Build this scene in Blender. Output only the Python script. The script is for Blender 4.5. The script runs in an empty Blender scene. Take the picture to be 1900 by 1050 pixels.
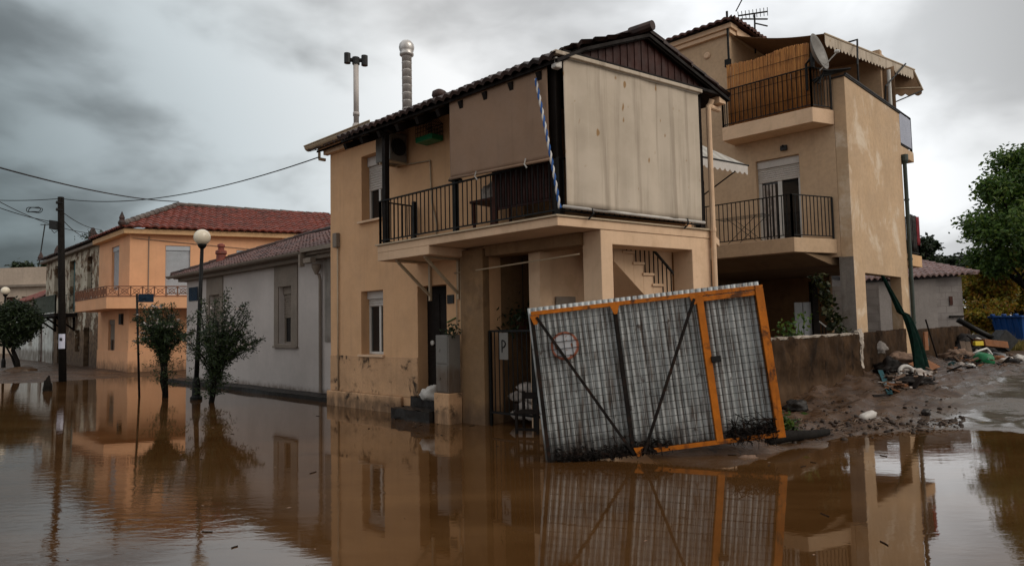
import bpy, bmesh, math, random
from mathutils import Vector, Matrix, Quaternion, noise as mnoise
R_ = math.radians
scene = bpy.context.scene
COL = scene.collection
random.seed(7)

# ------------------------------------------------------------------ camera
CAM_H, F_PX = 1.65, 1250.0
cam_d = bpy.data.cameras.new('camera'); cam = bpy.data.objects.new('camera', cam_d); COL.objects.link(cam)
CAM_R = Matrix.Rotation(R_(90 + 3.66), 3, 'X') @ Matrix.Rotation(R_(-1.15), 3, 'Z')
cam.matrix_world = Matrix.Translation((0, 0, CAM_H)) @ CAM_R.to_4x4()
cam_d.sensor_width = 36.0; cam_d.lens = 36.0 * F_PX / 1900.0
cam_d.clip_start = 0.05; cam_d.clip_end = 6000
scene.camera = cam

# ------------------------------------------------------------------ render
scene.view_settings.view_transform = 'Standard'; scene.view_settings.look = 'None'
scene.view_settings.exposure = EXPO = 0.0
scene.view_settings.gamma = 1.0
scene.cycles.use_denoising = True
scene.cycles.max_bounces = 7; scene.cycles.diffuse_bounces = 3; scene.cycles.glossy_bounces = 4
scene.cycles.transparent_max_bounces = 6
scene.cycles.sample_clamp_indirect = 6

# ------------------------------------------------------------------ overcast sky: nishita behind a thick procedural cloud layer
SUN_EL, SUN_DIR = R_(38), Vector((0.86, -0.50, 0)).normalized()
world = bpy.data.worlds.new('World'); scene.world = world; world.use_nodes = True
def build_world():
    nt = world.node_tree; N = nt.nodes; L = nt.links; N.clear()
    def n(t, **k):
        o = N.new(t)
        for a, b in k.items(): setattr(o, a, b)
        return o
    def math_(op, a, b=None, c=None, clamp=False):
        m = n('ShaderNodeMath', operation=op, use_clamp=clamp)
        for i, x in enumerate((a, b, c)):
            if x is None: continue
            if isinstance(x, (int, float)): m.inputs[i].default_value = x
            else: L.new(x, m.inputs[i])
        return m.outputs[0]
    out = n('ShaderNodeOutputWorld'); tc = n('ShaderNodeTexCoord')
    sky = n('ShaderNodeTexSky', sky_type='NISHITA', sun_disc=False)
    sky.sun_elevation = SUN_EL; sky.sun_rotation = math.atan2(SUN_DIR.x, SUN_DIR.y); sky.air_density = 1.5; sky.dust_density = 4
    bg1 = n('ShaderNodeBackground'); bg1.inputs[1].default_value = 0.06; L.new(sky.outputs[0], bg1.inputs[0])
    sep = n('ShaderNodeSeparateXYZ'); L.new(tc.outputs['Generated'], sep.inputs[0])
    zc = math_('MAXIMUM', sep.outputs[2], 0.0); zz = math_('ADD', zc, 0.42)
    px = math_('DIVIDE', sep.outputs[0], zz); py = math_('DIVIDE', sep.outputs[1], zz)
    cb = n('ShaderNodeCombineXYZ'); L.new(px, cb.inputs[0]); L.new(py, cb.inputs[1]); L.new(math_('MULTIPLY', zc, 1.5), cb.inputs[2])
    def noise(scale, detail, rough, dist=0.0, off=0.0):
        mp = n('ShaderNodeMapping'); L.new(cb.outputs[0], mp.inputs[0]); mp.inputs[1].default_value = (off, off * .7, 0)
        q = n('ShaderNodeTexNoise'); L.new(mp.outputs[0], q.inputs[0])
        q.inputs['Scale'].default_value = scale; q.inputs['Detail'].default_value = detail
        q.inputs['Roughness'].default_value = rough; q.inputs['Distortion'].default_value = dist
        return q.outputs[0]
    big = noise(1.25, 2, .45, .3, 3.7); mid = noise(2.8, 4, .45, .3, 1.3); fine = noise(7.0, 4, .5, .3, 8.1)
    # thin bright cloud to the south-west (right, behind the viewer), rain cloud over the far end of the street
    azim = math_('ADD', math_('MULTIPLY', sep.outputs[0], .80), math_('MULTIPLY', sep.outputs[1], -.60))
    base = n('ShaderNodeValToRGB'); L.new(math_('MULTIPLY_ADD', azim, .5, .5), base.inputs[0])
    cr = base.color_ramp; cr.elements[0].position = 0.0; cr.elements[0].color = (.14, .17, .18, 1)
    cr.elements[1].position = 1.0; cr.elements[1].color = (1.10, 1.06, 1.0, 1)
    for p, c in ((.022, (.19, .235, .25)), (.05, (.38, .435, .46)), (.085, (.56, .615, .64)), (.18, (.92, .93, .935)), (.35, (1.03, 1.055, 1.08)), (.46, (1.03, 1.055, 1.075)), (.57, (.58, .58, .58)), (.75, (.66, .64, .62))):
        e = cr.elements.new(p); e.color = (*c, 1)
    low = n('ShaderNodeMapRange'); L.new(zc, low.inputs[0]); low.inputs[1].default_value = 0.0; low.inputs[2].default_value = .16
    low.inputs[3].default_value = .8; low.inputs[4].default_value = 1.0
    k = math_('ADD', math_('MULTIPLY', big, .50), math_('ADD', math_('MULTIPLY', mid, .50), math_('MULTIPLY', fine, .16)))
    kr = n('ShaderNodeMapRange'); L.new(k, kr.inputs[0]); kr.interpolation_type = 'SMOOTHSTEP'
    kr.inputs[1].default_value = .48; kr.inputs[2].default_value = .67; kr.inputs[3].default_value = .46; kr.inputs[4].default_value = 1.12
    thin = n('ShaderNodeMapRange'); L.new(azim, thin.inputs[0]); thin.inputs[1].default_value = -.85; thin.inputs[2].default_value = -.2; thin.inputs[3].default_value = 0; thin.inputs[4].default_value = .38
    dark = math_('ADD', math_('MULTIPLY', kr.outputs[0], math_('SUBTRACT', 1.0, thin.outputs[0])), math_('MULTIPLY', thin.outputs[0], .90))
    mul = n('ShaderNodeVectorMath', operation='SCALE'); L.new(base.outputs[0], mul.inputs[0]); L.new(dark, mul.inputs['Scale'])
    bg2 = n('ShaderNodeBackground'); L.new(mul.outputs[0], bg2.inputs[0]); bg2.inputs[1].default_value = 1.0
    mx = n('ShaderNodeMixShader'); mx.inputs[0].default_value = .95
    L.new(bg1.outputs[0], mx.inputs[1]); L.new(bg2.outputs[0], mx.inputs[2]); L.new(mx.outputs[0], out.inputs[0])
build_world()
sun_d = bpy.data.lights.new('sun', 'SUN'); sun = bpy.data.objects.new('sun', sun_d); COL.objects.link(sun)
sun_d.energy = 1.5; sun_d.angle = R_(40); sun_d.color = (1.0, .93, .84)
sv = SUN_DIR * math.cos(SUN_EL) + Vector((0, 0, math.sin(SUN_EL)))
sun.rotation_euler = (-sv).to_track_quat('-Z', 'Y').to_euler(); sun.location = (40, -30, 40)

# ------------------------------------------------------------------ placing helpers (surveying from the photo)
def ray(u, v): return CAM_R @ Vector(((u - 950) / F_PX, -(v - 525) / F_PX, -1.0))
def G(u, v, z=0.0):
    d = ray(u, v); return Vector((0, 0, CAM_H)) + d * ((z - CAM_H) / d.z)
def AT(u, v, y):
    d = ray(u, v); return Vector((0, 0, CAM_H)) + d * (y / d.y)
class Fr:
    "a vertical facade frame: s along the wall, t outwards, z up"
    def __init__(self, o, deg):
        self.o = Vector((o[0], o[1], 0)); a = R_(deg); self.deg = deg
        self.e = Vector((math.cos(a), math.sin(a), 0)); self.n = Vector((self.e.y, -self.e.x, 0))
    def pt(self, s, t, z): return self.o + self.e * s + self.n * t + Vector((0, 0, z))
    def sz(self, u, v, t=0.0):
        d = ray(u, v); o = self.o + self.n * t - Vector((0, 0, CAM_H)); k = o.dot(self.n) / d.dot(self.n)
        p = d * k; return (p - self.o).dot(self.e), p.z + CAM_H
W0 = Fr((0, 0), 0)

# ------------------------------------------------------------------ mesh builder
class MB:
    def __init__(self): self.v = []; self.f = []; self.m = []; self.smooth = False
    def add(self, vs, fs, m=0):
        b = len(self.v); self.v += [Vector(x) for x in vs]
        self.f += [tuple(b + i for i in f) for f in fs]; self.m += [m] * len(fs); return self
    def hexa(self, p, m=0):   # 8 points: bottom 4 ccw, top 4 ccw
        return self.add(p, [(3, 2, 1, 0), (4, 5, 6, 7), (0, 1, 5, 4), (1, 2, 6, 5), (2, 3, 7, 6), (3, 0, 4, 7)], m)
    def box(self, fr, s0, s1, t0, t1, z0, z1, m=0):
        q = [(s0, t1), (s1, t1), (s1, t0), (s0, t0)]
        return self.hexa([fr.pt(a, b, z0) for a, b in q] + [fr.pt(a, b, z1) for a, b in q], m)
    def obox(self, c, ax, ay, az, m=0):  # centre + three half-axis vectors
        c = Vector(c); ax, ay, az = Vector(ax), Vector(ay), Vector(az)
        q = [(-1, -1), (1, -1), (1, 1), (-1, 1)]
        return self.hexa([c + ax * a + ay * b - az for a, b in q] + [c + ax * a + ay * b + az for a, b in q], m)
    def bar(self, p, q, w, h=None, m=0, up=(0, 0, 1)):
        p, q = Vector(p), Vector(q); d = (q - p); l = d.length
        if l < 1e-6: return self
        d /= l; up = Vector(up)
        if abs(d.dot(up)) > .98: up = Vector((1, 0, 0))
        x = d.cross(up).normalized(); y = x.cross(d)
        h = w if h is None else h
        return self.obox((p + q) / 2, d * l / 2, x * w / 2, y * h / 2, m)
    def tube(self, pts, r, n=8, m=0, caps=True):
        pts = [Vector(p) for p in pts]; k = len(pts); rs = r if isinstance(r, (list, tuple)) else [r] * k
        vs = []; fs = []; prev = None
        for i, p in enumerate(pts):
            d = (pts[min(i + 1, k - 1)] - pts[max(i - 1, 0)]).normalized()
            if prev is None:
                u = Vector((0, 0, 1)) if abs(d.z) < .9 else Vector((1, 0, 0)); x = d.cross(u).normalized()
            else:
                x = (prev - d * prev.dot(d)).normalized()
            prev = x; y = d.cross(x)
            for j in range(n):
                a = 2 * math.pi * j / n; vs.append(p + (x * math.cos(a) + y * math.sin(a)) * rs[i])
        for i in range(k - 1):
            for j in range(n):
                j2 = (j + 1) % n; fs.append((i * n + j, i * n + j2, (i + 1) * n + j2, (i + 1) * n + j))
        if caps: fs += [tuple(range(n - 1, -1, -1)), tuple((k - 1) * n + j for j in range(n))]
        return self.add(vs, fs, m)
    def lathe(self, c, prof, n=20, m=0, axis=(0, 0, 1)):
        q = Vector((0, 0, 1)).rotation_difference(Vector(axis).normalized()); c = Vector(c); vs = []; fs = []
        for (r, z) in prof:
            for j in range(n):
                a = 2 * math.pi * j / n; vs.append(c + q @ Vector((r * math.cos(a), r * math.sin(a), z)))
        for i in range(len(prof) - 1):
            for j in range(n):
                j2 = (j + 1) % n; fs.append((i * n + j, i * n + j2, (i + 1) * n + j2, (i + 1) * n + j))
        fs += [tuple(range(n - 1, -1, -1)), tuple((len(prof) - 1) * n + j for j in range(n))]
        return self.add(vs, fs, m)
    def prism(self, pts, vec, m=0):
        k = len(pts); pts = [Vector(p) for p in pts]; vec = Vector(vec)
        return self.add(pts + [p + vec for p in pts], [tuple(range(k - 1, -1, -1)), tuple(range(k, 2 * k))] + [(i, (i + 1) % k, k + (i + 1) % k, k + i) for i in range(k)], m)
    def grid(self, fn, nu, nv, m=0):
        vs = [fn(i / nu, j / nv) for j in range(nv + 1) for i in range(nu + 1)]
        return self.add(vs, [(j * (nu + 1) + i, j * (nu + 1) + i + 1, (j + 1) * (nu + 1) + i + 1, (j + 1) * (nu + 1) + i) for j in range(nv) for i in range(nu)], m)
    def wall(self, fr, s0, s1, z0, z1, t0, t1, holes=(), m=0):
        S = sorted({s0, s1, *[h for H in holes for h in H[:2]]}); Z = sorted({z0, z1, *[h for H in holes for h in H[2:]]})
        S = [s for s in S if s0 <= s <= s1]; Z = [z for z in Z if z0 <= z <= z1]
        idx = {}; vs = []; fs = []
        def vi(i, k, t):
            if (i, k, t) not in idx: idx[(i, k, t)] = len(vs); vs.append(fr.pt(S[i], t1 if t else t0, Z[k]))
            return idx[(i, k, t)]
        def solid(i, k):
            if i < 0 or k < 0 or i >= len(S) - 1 or k >= len(Z) - 1: return False
            cs, cz = (S[i] + S[i + 1]) / 2, (Z[k] + Z[k + 1]) / 2
            return not any(h[0] < cs < h[1] and h[2] < cz < h[3] for h in holes)
        for i in range(len(S) - 1):
            for k in range(len(Z) - 1):
                if not solid(i, k): continue
                a = [(i, k), (i + 1, k), (i + 1, k + 1), (i, k + 1)]
                fs.append(tuple(vi(*q, 1) for q in a)); fs.append(tuple(vi(*q, 0) for q in reversed(a)))
                for (di, dk, p, q) in ((0, -1, 0, 1), (1, 0, 1, 2), (0, 1, 2, 3), (-1, 0, 3, 0)):
                    if not solid(i + di, k + dk): fs.append((vi(*a[q], 1), vi(*a[p], 1), vi(*a[p], 0), vi(*a[q], 0)))
        return self.add(vs, fs, m)
    def tiles(self, a, b, c, d, pitch=.21, course=.34, hgt=.045, step=.028, m=0):
        "barrel tiles on the plane a,b (eave) c,d (ridge; d above a)"
        a, b, c, d = map(Vector, (a, b, c, d)); ex = (b - a).normalized(); L = (b - a).length
        up = (d - a) - ex * (d - a).dot(ex)
        if up.length < 1e-4: up = (c - b) - ex * (c - b).dot(ex)
        H = up.length; ey = up / H; nn = ex.cross(ey).normalized()
        if nn.z < 0: nn = -nn
        ld, lc = (d - a).dot(ex), (c - a).dot(ex)
        nv = max(1, round(H / course)); seg = 6; nu = max(1, round(L / pitch)) * seg
        rr = random.Random(int(L * 1000))
        dk = nn * -.028; q = [a + dk, b + dk, a + ex * lc + ey * H + dk, a + ex * ld + ey * H + dk]
        self.add(q if abs(lc - ld) > .01 else q[:3], [(0, 1, 2, 3)] if abs(lc - ld) > .01 else [(0, 1, 2)], m)
        for k in range(nv):
            v0, v1 = k / nv, (k + 1) / nv; vs = []; fs = []
            jit = [rr.uniform(-.012, .012) for _ in range(nu // seg + 2)]; jn = [rr.uniform(-.008, .008) for _ in range(nu // seg + 2)]
            for (v, off, ext) in ((v0, step, -.04), (v1, 0.0, 0.0)):
                l0, l1 = ld * v, L + (lc - L) * v
                for i in range(nu + 1):
                    x = min(max(i / nu * L, l0), l1); ph = i / seg * math.pi * 2; ti = int(i / seg + .5) % len(jit)
                    h = hgt * (abs(math.cos(ph / 2)) ** 1.3)
                    vs.append(a + ex * x + ey * (H * v + ext + (jit[ti] if ext else 0)) + nn * (h + off + jn[ti]))
            for i in range(nu): fs.append((i, i + 1, nu + 2 + i, nu + 1 + i))
            # front lip
            b0 = len(vs); l0, l1 = ld * v0, L + (lc - L) * v0
            for i in range(nu + 1): vs.append(vs[i] - nn * (.03 + step * 1.1))
            for i in range(nu): fs.append((b0 + i, b0 + i + 1, i + 1, i))
            self.add(vs, fs, m)
        return self
    def caps(self, p, q, r=.10, ln=.36, m=0):
        p, q = Vector(p), Vector(q); L = (q - p).length; k = max(1, round(L / ln)); d = (q - p) / k
        for i in range(k):
            z = Vector((0, 0, random.uniform(-.01, .012)))
            self.tube([p + d * i + z, p + d * (i + 1.12) + z], [r * 1.08, r * .9], 10, m)
        return self
    def leaves(self, pts, size, rnd, aspect=.45, droop=.3, m=0, outdir=None):
        for p in pts:
            p = Vector(p); d = Vector((rnd.gauss(0, 1), rnd.gauss(0, 1), rnd.gauss(-droop, .7))).normalized()
            if outdir is not None: d = (d + (p - outdir).normalized() * .7).normalized()
            w = d.cross(Vector((rnd.gauss(0, 1), rnd.gauss(0, 1), rnd.gauss(0, 1)))).normalized()
            l = size * rnd.uniform(.65, 1.25); nrm = d.cross(w) * l * .10
            self.add([p, p + d * l * .5 + w * l * aspect * .5 + nrm, p + d * l, p + d * l * .5 - w * l * aspect * .5 + nrm], [(0, 1, 2, 3)], m)
        return self
    def build(self, name, mat, parent=None, smooth=False, bevel=0.0, solid=0.0, root=None):
        org = Vector((0, 0, 0))
        if parent is not None: org = wloc(parent)
        elif root is not None: org = Vector(root)
        else:
            n = len(self.v); org = Vector((sum(p.x for p in self.v) / n, sum(p.y for p in self.v) / n, min(p.z for p in self.v)))
        me = bpy.data.meshes.new(name); me.from_pydata([tuple(p - org) for p in self.v], [], self.f)
        for mm in (mat if isinstance(mat, (list, tuple)) else [mat]): me.materials.append(mm)
        me.polygons.foreach_set('material_index', self.m)
        if smooth: me.polygons.foreach_set('use_smooth', [True] * len(me.polygons))
        me.update()
        o = bpy.data.objects.new(name, me); COL.objects.link(o)
        if parent is not None: o.parent = parent
        else: o.location = org
        if bevel:
            bv = o.modifiers.new('bevel', 'BEVEL'); bv.width = bevel; bv.segments = 2; bv.limit_method = 'ANGLE'; bv.angle_limit = R_(40)
        if solid:
            sd = o.modifiers.new('solid', 'SOLIDIFY'); sd.thickness = solid; sd.offset = 0
        return o
def split_build(mb, name, mat, parent, gap=.004, **kw):
    "link every separate piece of a builder as a part of its own"
    n = len(mb.v); par = list(range(n))
    def find(a):
        while par[a] != a: par[a] = par[par[a]]; a = par[a]
        return a
    for f in mb.f:
        r = find(f[0])
        for i in f[1:]: par[find(i)] = r
    comp = {}
    for f, m in zip(mb.f, mb.m): comp.setdefault(find(f[0]), []).append((f, m))
    groups = []
    for fs in comp.values():
        ids = {i for f, _ in fs for i in f}; lo = [min(mb.v[i][k] for i in ids) - gap for k in range(3)]; hi = [max(mb.v[i][k] for i in ids) + gap for k in range(3)]
        new = [fs, lo, hi]; keep = []
        for g in groups:
            if all(g[1][k] <= new[2][k] and g[2][k] >= new[1][k] for k in range(3)): new = [g[0] + new[0], [min(a, b) for a, b in zip(g[1], new[1])], [max(a, b) for a, b in zip(g[2], new[2])]]
            else: keep.append(g)
        groups = keep + [new]
    outs = []
    for g in groups:
        q = MB(); mp = {}
        for f, m in g[0]:
            for i in f:
                if i not in mp: mp[i] = len(q.v); q.v.append(mb.v[i])
            q.f.append(tuple(mp[i] for i in f)); q.m.append(m)
        outs.append(q.build(name, mat, parent, **kw))
    return outs
def wloc(o):
    v = Vector((0, 0, 0))
    while o is not None: v = v + Vector(o.location); o = o.parent
    return v
def tag(o, label=None, cat=None, group=None, kind=None):
    if label: o['label'] = label
    if cat: o['category'] = cat
    if group: o['group'] = group
    if kind: o['kind'] = kind
    return o
def thing(name, label, cat, loc, group=None):
    o = bpy.data.objects.new(name, None); COL.objects.link(o); o.location = loc; o.empty_display_size = .2
    return tag(o, label, cat, group)
def copy_tree(o, parent=None):
    c = o.copy(); COL.objects.link(c)
    if parent is not None: c.parent = parent
    for ch in list(o.children): copy_tree(ch, c)
    return c

# ------------------------------------------------------------------ materials
def new_mat(name):
    m = bpy.data.materials.new(name); m.use_nodes = True; nt = m.node_tree; nt.nodes.clear()
    out = nt.nodes.new('ShaderNodeOutputMaterial'); b = nt.nodes.new('ShaderNodeBsdfPrincipled'); nt.links.new(b.outputs[0], out.inputs[0])
    return m, nt, b, out
class NT:
    def __init__(self, nt): self.nt = nt
    def n(self, t, **k):
        o = self.nt.nodes.new(t)
        for a, b in k.items(): setattr(o, a, b)
        return o
    def link(self, a, b): self.nt.links.new(a, b)
    def pos(self, scale=(1, 1, 1), rot=0.0):
        g = self.n('ShaderNodeNewGeometry'); mp = self.n('ShaderNodeMapping'); self.link(g.outputs['Position'], mp.inputs[0])
        mp.inputs[3].default_value = scale; mp.inputs[2].default_value = (0, 0, rot); return mp.outputs[0]
    def noise(self, vec, scale, detail=4, rough=.55, dist=0):
        q = self.n('ShaderNodeTexNoise'); self.link(vec, q.inputs[0]); q.inputs['Scale'].default_value = scale
        q.inputs['Detail'].default_value = detail; q.inputs['Roughness'].default_value = rough; q.inputs['Distortion'].default_value = dist
        return q.outputs[0]
    def rng(self, x, a, b, c=0.0, d=1.0, smooth=True):
        r = self.n('ShaderNodeMapRange'); self.link(x, r.inputs[0])
        if smooth: r.interpolation_type = 'SMOOTHSTEP'
        for i, q in enumerate((a, b, c, d)): r.inputs[i + 1].default_value = q
        return r.outputs[0]
    def mix(self, f, a, b, mode='MIX'):
        q = self.n('ShaderNodeMix', data_type='RGBA', blend_type=mode)
        for i, x in ((0, f), (6, a), (7, b)):
            if isinstance(x, (int, float)): q.inputs[i].default_value = x
            elif isinstance(x, (tuple, list)): q.inputs[i].default_value = (*x[:3], 1)
            else: self.link(x, q.inputs[i])
        return q.outputs[2]
    def math(self, op, a, b=None, clamp=False):
        q = self.n('ShaderNodeMath', operation=op, use_clamp=clamp)
        for i, x in enumerate((a, b)):
            if x is None: continue
            if isinstance(x, (int, float)): q.inputs[i].default_value = x
            else: self.link(x, q.inputs[i])
        return q.outputs[0]
    def bump(self, h, strength, dist, b):
        q = self.n('ShaderNodeBump'); q.inputs['Strength'].default_value = strength; q.inputs['Distance'].default_value = dist
        self.link(h, q.inputs['Height']); self.link(q.outputs[0], b.inputs['Normal']); return q
MUD = (.085, .050, .028)
def surf(name, c, var=.25, rough=.8, scale=2.5, bump=.25, bscale=45, streak=0.0, streak_c=None, stain=0.0, stain_c=MUD, stain_scale=1.6,
         tide=0.0, tide_soft=.5, metallic=0.0, spec=.4, rough_var=.1, fine=.35):
    "procedural surface: mottled base, vertical rain streaks, blotchy stains, a mud tide mark up to a height"
    m, nt, b, out = new_mat(name); t = NT(nt); P = t.pos()
    dk = tuple(x * (1 - var) for x in c); lt = tuple(min(1, x * (1 + var * .6)) for x in c)
    col = t.mix(t.rng(t.noise(P, scale, 6, .6), .3, .7), dk, lt)
    if fine: col = t.mix(t.rng(t.noise(P, scale * 11, 3, .6), .35, .75, 0, fine), col, tuple(x * .62 for x in c))
    if streak:
        sp = t.pos((5.5, 5.5, .35)); s = t.rng(t.noise(sp, 1.6, 5, .65), .5, .72, 0, streak)
        col = t.mix(s, col, streak_c or tuple(x * .45 for x in c))
    if stain:
        s = t.rng(t.noise(P, stain_scale, 7, .68, .4), .52, .66, 0, stain); col = t.mix(s, col, stain_c)
    if tide:
        g = t.n('ShaderNodeNewGeometry'); sx = t.n('ShaderNodeSeparateXYZ'); t.link(g.outputs['Position'], sx.inputs[0])
        zz = t.math('ADD', sx.outputs[2], t.math('MULTIPLY', t.noise(P, 3.0, 6, .65), -tide_soft))
        f = t.rng(zz, tide - tide_soft * .95, tide - tide_soft * .35, .82, 0)
        f2 = t.math('MULTIPLY', f, t.rng(t.noise(t.pos((3, 3, .8)), 2.2, 6, .6), .25, .62, .35, 1))
        col = t.mix(f2, col, MUD)
    t.link(col, b.inputs['Base Color']); b.inputs['Metallic'].default_value = metallic
    b.inputs['Specular IOR Level'].default_value = spec
    t.link(t.rng(t.noise(P, scale * 2.3, 3), .3, .7, max(.02, rough - rough_var), min(1, rough + rough_var)), b.inputs['Roughness'])
    if bump: t.bump(t.math('ADD', t.noise(P, bscale, 3, .6), t.math('MULTIPLY', t.noise(P, bscale * .12, 4, .6), 1.5)), bump, .01, b)
    return m
def leaf_mat(name, cols, trans=.25):
    m, nt, b, out = new_mat(name); t = NT(nt); g = t.n('ShaderNodeNewGeometry')
    r = t.n('ShaderNodeValToRGB'); t.link(g.outputs['Random Per Island'], r.inputs[0]); r.color_ramp.interpolation = 'LINEAR'
    e = r.color_ramp.elements; e[0].color = (*cols[0], 1); e[1].color = (*cols[-1], 1)
    for i, c in enumerate(cols[1:-1]): q = e.new((i + 1) / (len(cols) - 1)); q.color = (*c, 1)
    t.link(r.outputs[0], b.inputs['Base Color']); b.inputs['Roughness'].default_value = .5; b.inputs['Specular IOR Level'].default_value = .35
    tr = t.n('ShaderNodeBsdfTranslucent'); t.link(r.outputs[0], tr.inputs[0]); mx = t.n('ShaderNodeMixShader'); mx.inputs[0].default_value = trans
    t.link(b.outputs[0], mx.inputs[1]); t.link(tr.outputs[0], mx.inputs[2]); t.link(mx.outputs[0], out.inputs[0]); return m
def tile_mat(name, c1, c2, c3):
    m, nt, b, out = new_mat(name); t = NT(nt); P = t.pos()
    v = t.n('ShaderNodeTexVoronoi'); t.link(P, v.inputs[0]); v.inputs['Scale'].default_value = 3.6
    col = t.mix(v.outputs['Color'], c1, c2)
    col = t.mix(t.rng(t.noise(P, 2.2, 6, .65), .45, .68, 0, .85), col, c3)
    col = t.mix(t.rng(t.noise(P, 30, 3, .6), .5, .7, 0, .5), col, tuple(x * .4 for x in c1))
    t.link(col, b.inputs['Base Color']); b.inputs['Roughness'].default_value = .6; b.inputs['Specular IOR Level'].default_value = .35
    t.bump(t.noise(P, 60, 3), .3, .01, b); return m
def glass_mat(name, c=(.012, .013, .014)):
    m, nt, b, out = new_mat(name); b.inputs['Base Color'].default_value = (*c, 1); b.inputs['Roughness'].default_value = .04; b.inputs['IOR'].default_value = 1.5
    return m
M = {}
BEIGE = (.60, .355, .19)
M['plaster'] = surf('beige_plaster', BEIGE, .10, .85, 1.2, .25, 55, streak=.16, tide=.28, tide_soft=.5, fine=.12)
M['plaster_clean'] = surf('pale_beige_plaster', (.64, .44, .285), .09, .85, 1.5, .25, 55, streak=.14, stain=.25, stain_c=(.40, .25, .14), stain_scale=2.5, fine=.12)
M['plaster_shade_mud'] = surf('shade_darkened_muddy_plaster', (.23, .135, .064), .2, .85, 1.6, .35, 40, streak=.3, stain=.45, tide=.4, tide_soft=.6)  # beige base darkened to paint in porch shade; stains and tide are mud
M['plinth'] = surf('mud_stained_plinth', (.53, .315, .17), .16, .85, 2, .4, 40, streak=.2, stain=.97, stain_c=(.014, .009, .006), stain_scale=2.3, tide=.30, tide_soft=.4)
M['plaster_d'] = surf('weathered_tan_plaster', (.50, .345, .21), .10, .85, .9, .3, 45, streak=.45, streak_c=(.37, .255, .15), stain=.85, stain_c=(.64, .53, .405), stain_scale=.62)
M['plaster_dl'] = surf('tan_plaster', (.50, .345, .215), .08, .85, 1.0, .2, 50, streak=.15)
M['soffit'] = surf('shade_darkened_soffit', (.24, .155, .088), .15, .9, 1.2, .2, 40, stain=.3)  # base colour darkened to paint in the shade under slabs
M['white_wall'] = surf('grey_white_plaster', (.48, .43, .40), .10, .85, .8, .3, 40, streak=.2, streak_c=(.33, .30, .29), tide=.22, tide_soft=.35, fine=.12)
M['grey_trim'] = surf('brown_grey_trim', (.215, .175, .14), .15, .85, 2, .2, 45, streak=.2)
M['orange_wall'] = surf('salmon_plaster', (.70, .37, .20), .09, .85, .8, .2, 45, streak=.14, tide=.5, tide_soft=.9, fine=.1)
M['orange_trim'] = surf('ochre_trim', (.60, .37, .19), .1, .85, 1.2, .2, 45, streak=.15)
M['old_wall'] = surf('peeling_stone_wall', (.46, .40, .30), .25, .9, 1.1, .8, 18, streak=.2)
M['white_peel'] = surf('flaking_whitewash', (.60, .62, .58), .2, .9, 2, .4, 30, streak=.3, stain=.5, stain_c=(.2, .15, .11), tide=.9, tide_soft=.6)
M['cream_wall'] = surf('cream_render', (.46, .37, .29), .12, .85, .5, .2, 20, streak=.3)
M['cement'] = surf('rough_cement_wall', (.052, .029, .015), .55, .9, 1.6, 1.0, 14, streak=.5, streak_c=(.016, .009, .0045), stain=.9, stain_c=(.013, .007, .0035), stain_scale=1.9, tide=.5, tide_soft=.5, spec=.1, fine=.6)
M['cement_cap'] = surf('pale_mortar', (.42, .36, .30), .3, .9, 5, .8, 30, stain=.5, stain_c=(.14, .09, .06), stain_scale=6)
M['concrete'] = surf('grey_concrete', (.22, .195, .17), .25, .9, 2, .5, 30, streak=.3, stain=.3)
M['wet_stone'] = surf('wet_dark_stone', (.014, .010, .0075), .35, .5, 4, .7, 25, spec=.3)
M['timber'] = surf('dark_timber', (.010, .0065, .005), .3, .7, 3, .3, 50, streak=.4, spec=.15)
M['red_timber'] = surf('red_brown_boards', (.040, .011, .007), .35, .6, 3, .3, 60, streak=.7, streak_c=(.010, .004, .0035), spec=.2)
M['black_iron'] = surf('black_painted_iron', (.005, .0045, .004), .3, .55, 6, .2, 60, spec=.2)
M['dark_metal'] = surf('dark_metal', (.016, .016, .016), .3, .5, 5, .15, 60, spec=.25)
M['gutter'] = surf('beige_gutter', (.42, .32, .21), .1, .5, 3, .1, 40, streak=.2)
M['white_metal'] = surf('white_painted_metal', (.56, .54, .50), .1, .45, 4, .05, 50, streak=.12)
M['shutter'] = surf('pale_shutter', (.50, .46, .42), .08, .5, 4, .05, 50, streak=.1)
M['shutter_blue'] = surf('blue_grey_shutter', (.42, .45, .48), .06, .5, 3, .05, 50, streak=.08)
M['teal'] = surf('peeling_teal_paint', (.045, .12, .125), .3, .6, 3, .3, 40, streak=.5)
M['brown_door'] = surf('brown_door_paint', (.06, .018, .010), .3, .65, 3, .2, 40, streak=.4, spec=.2)
M['glass'] = glass_mat('dark_glass')
M['tile_red'] = tile_mat('red_clay_tile', (.24, .055, .032), (.15, .035, .024), (.065, .032, .025))
M['tile_brown'] = tile_mat('weathered_brown_tile', (.14, .06, .045), (.085, .04, .035), (.04, .026, .024))
M['tile_dark'] = tile_mat('dark_wet_tile', (.060, .028, .02), (.030, .017, .014), (.012, .0095, .009))
M['tile_grey'] = tile_mat('grey_ridge_tile', (.13, .10, .08), (.09, .065, .055), (.045, .04, .035))
M['mud_dark'] = surf('dark_mud_clod', (.030, .017, .010), .4, .6, 5, .6, 30, spec=.3)
M['mud_paint'] = surf('mud_brown', MUD, .4, .5, 5, .6, 30)
M['fabric_tan'] = surf('tan_awning_cloth', (.26, .165, .108), .08, .9, 1.4, .15, 140, streak=.12, fine=.1)
M['bark'] = surf('dark_bark', (.008, .006, .0045), .4, .85, 8, .8, 40, spec=.15)
M['rust'] = surf('dark_rusty_steel', (.009, .006, .0045), .5, .75, 9, .4, 60, stain=.4, stain_c=(.05, .017, .007), stain_scale=9, spec=.15)
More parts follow.
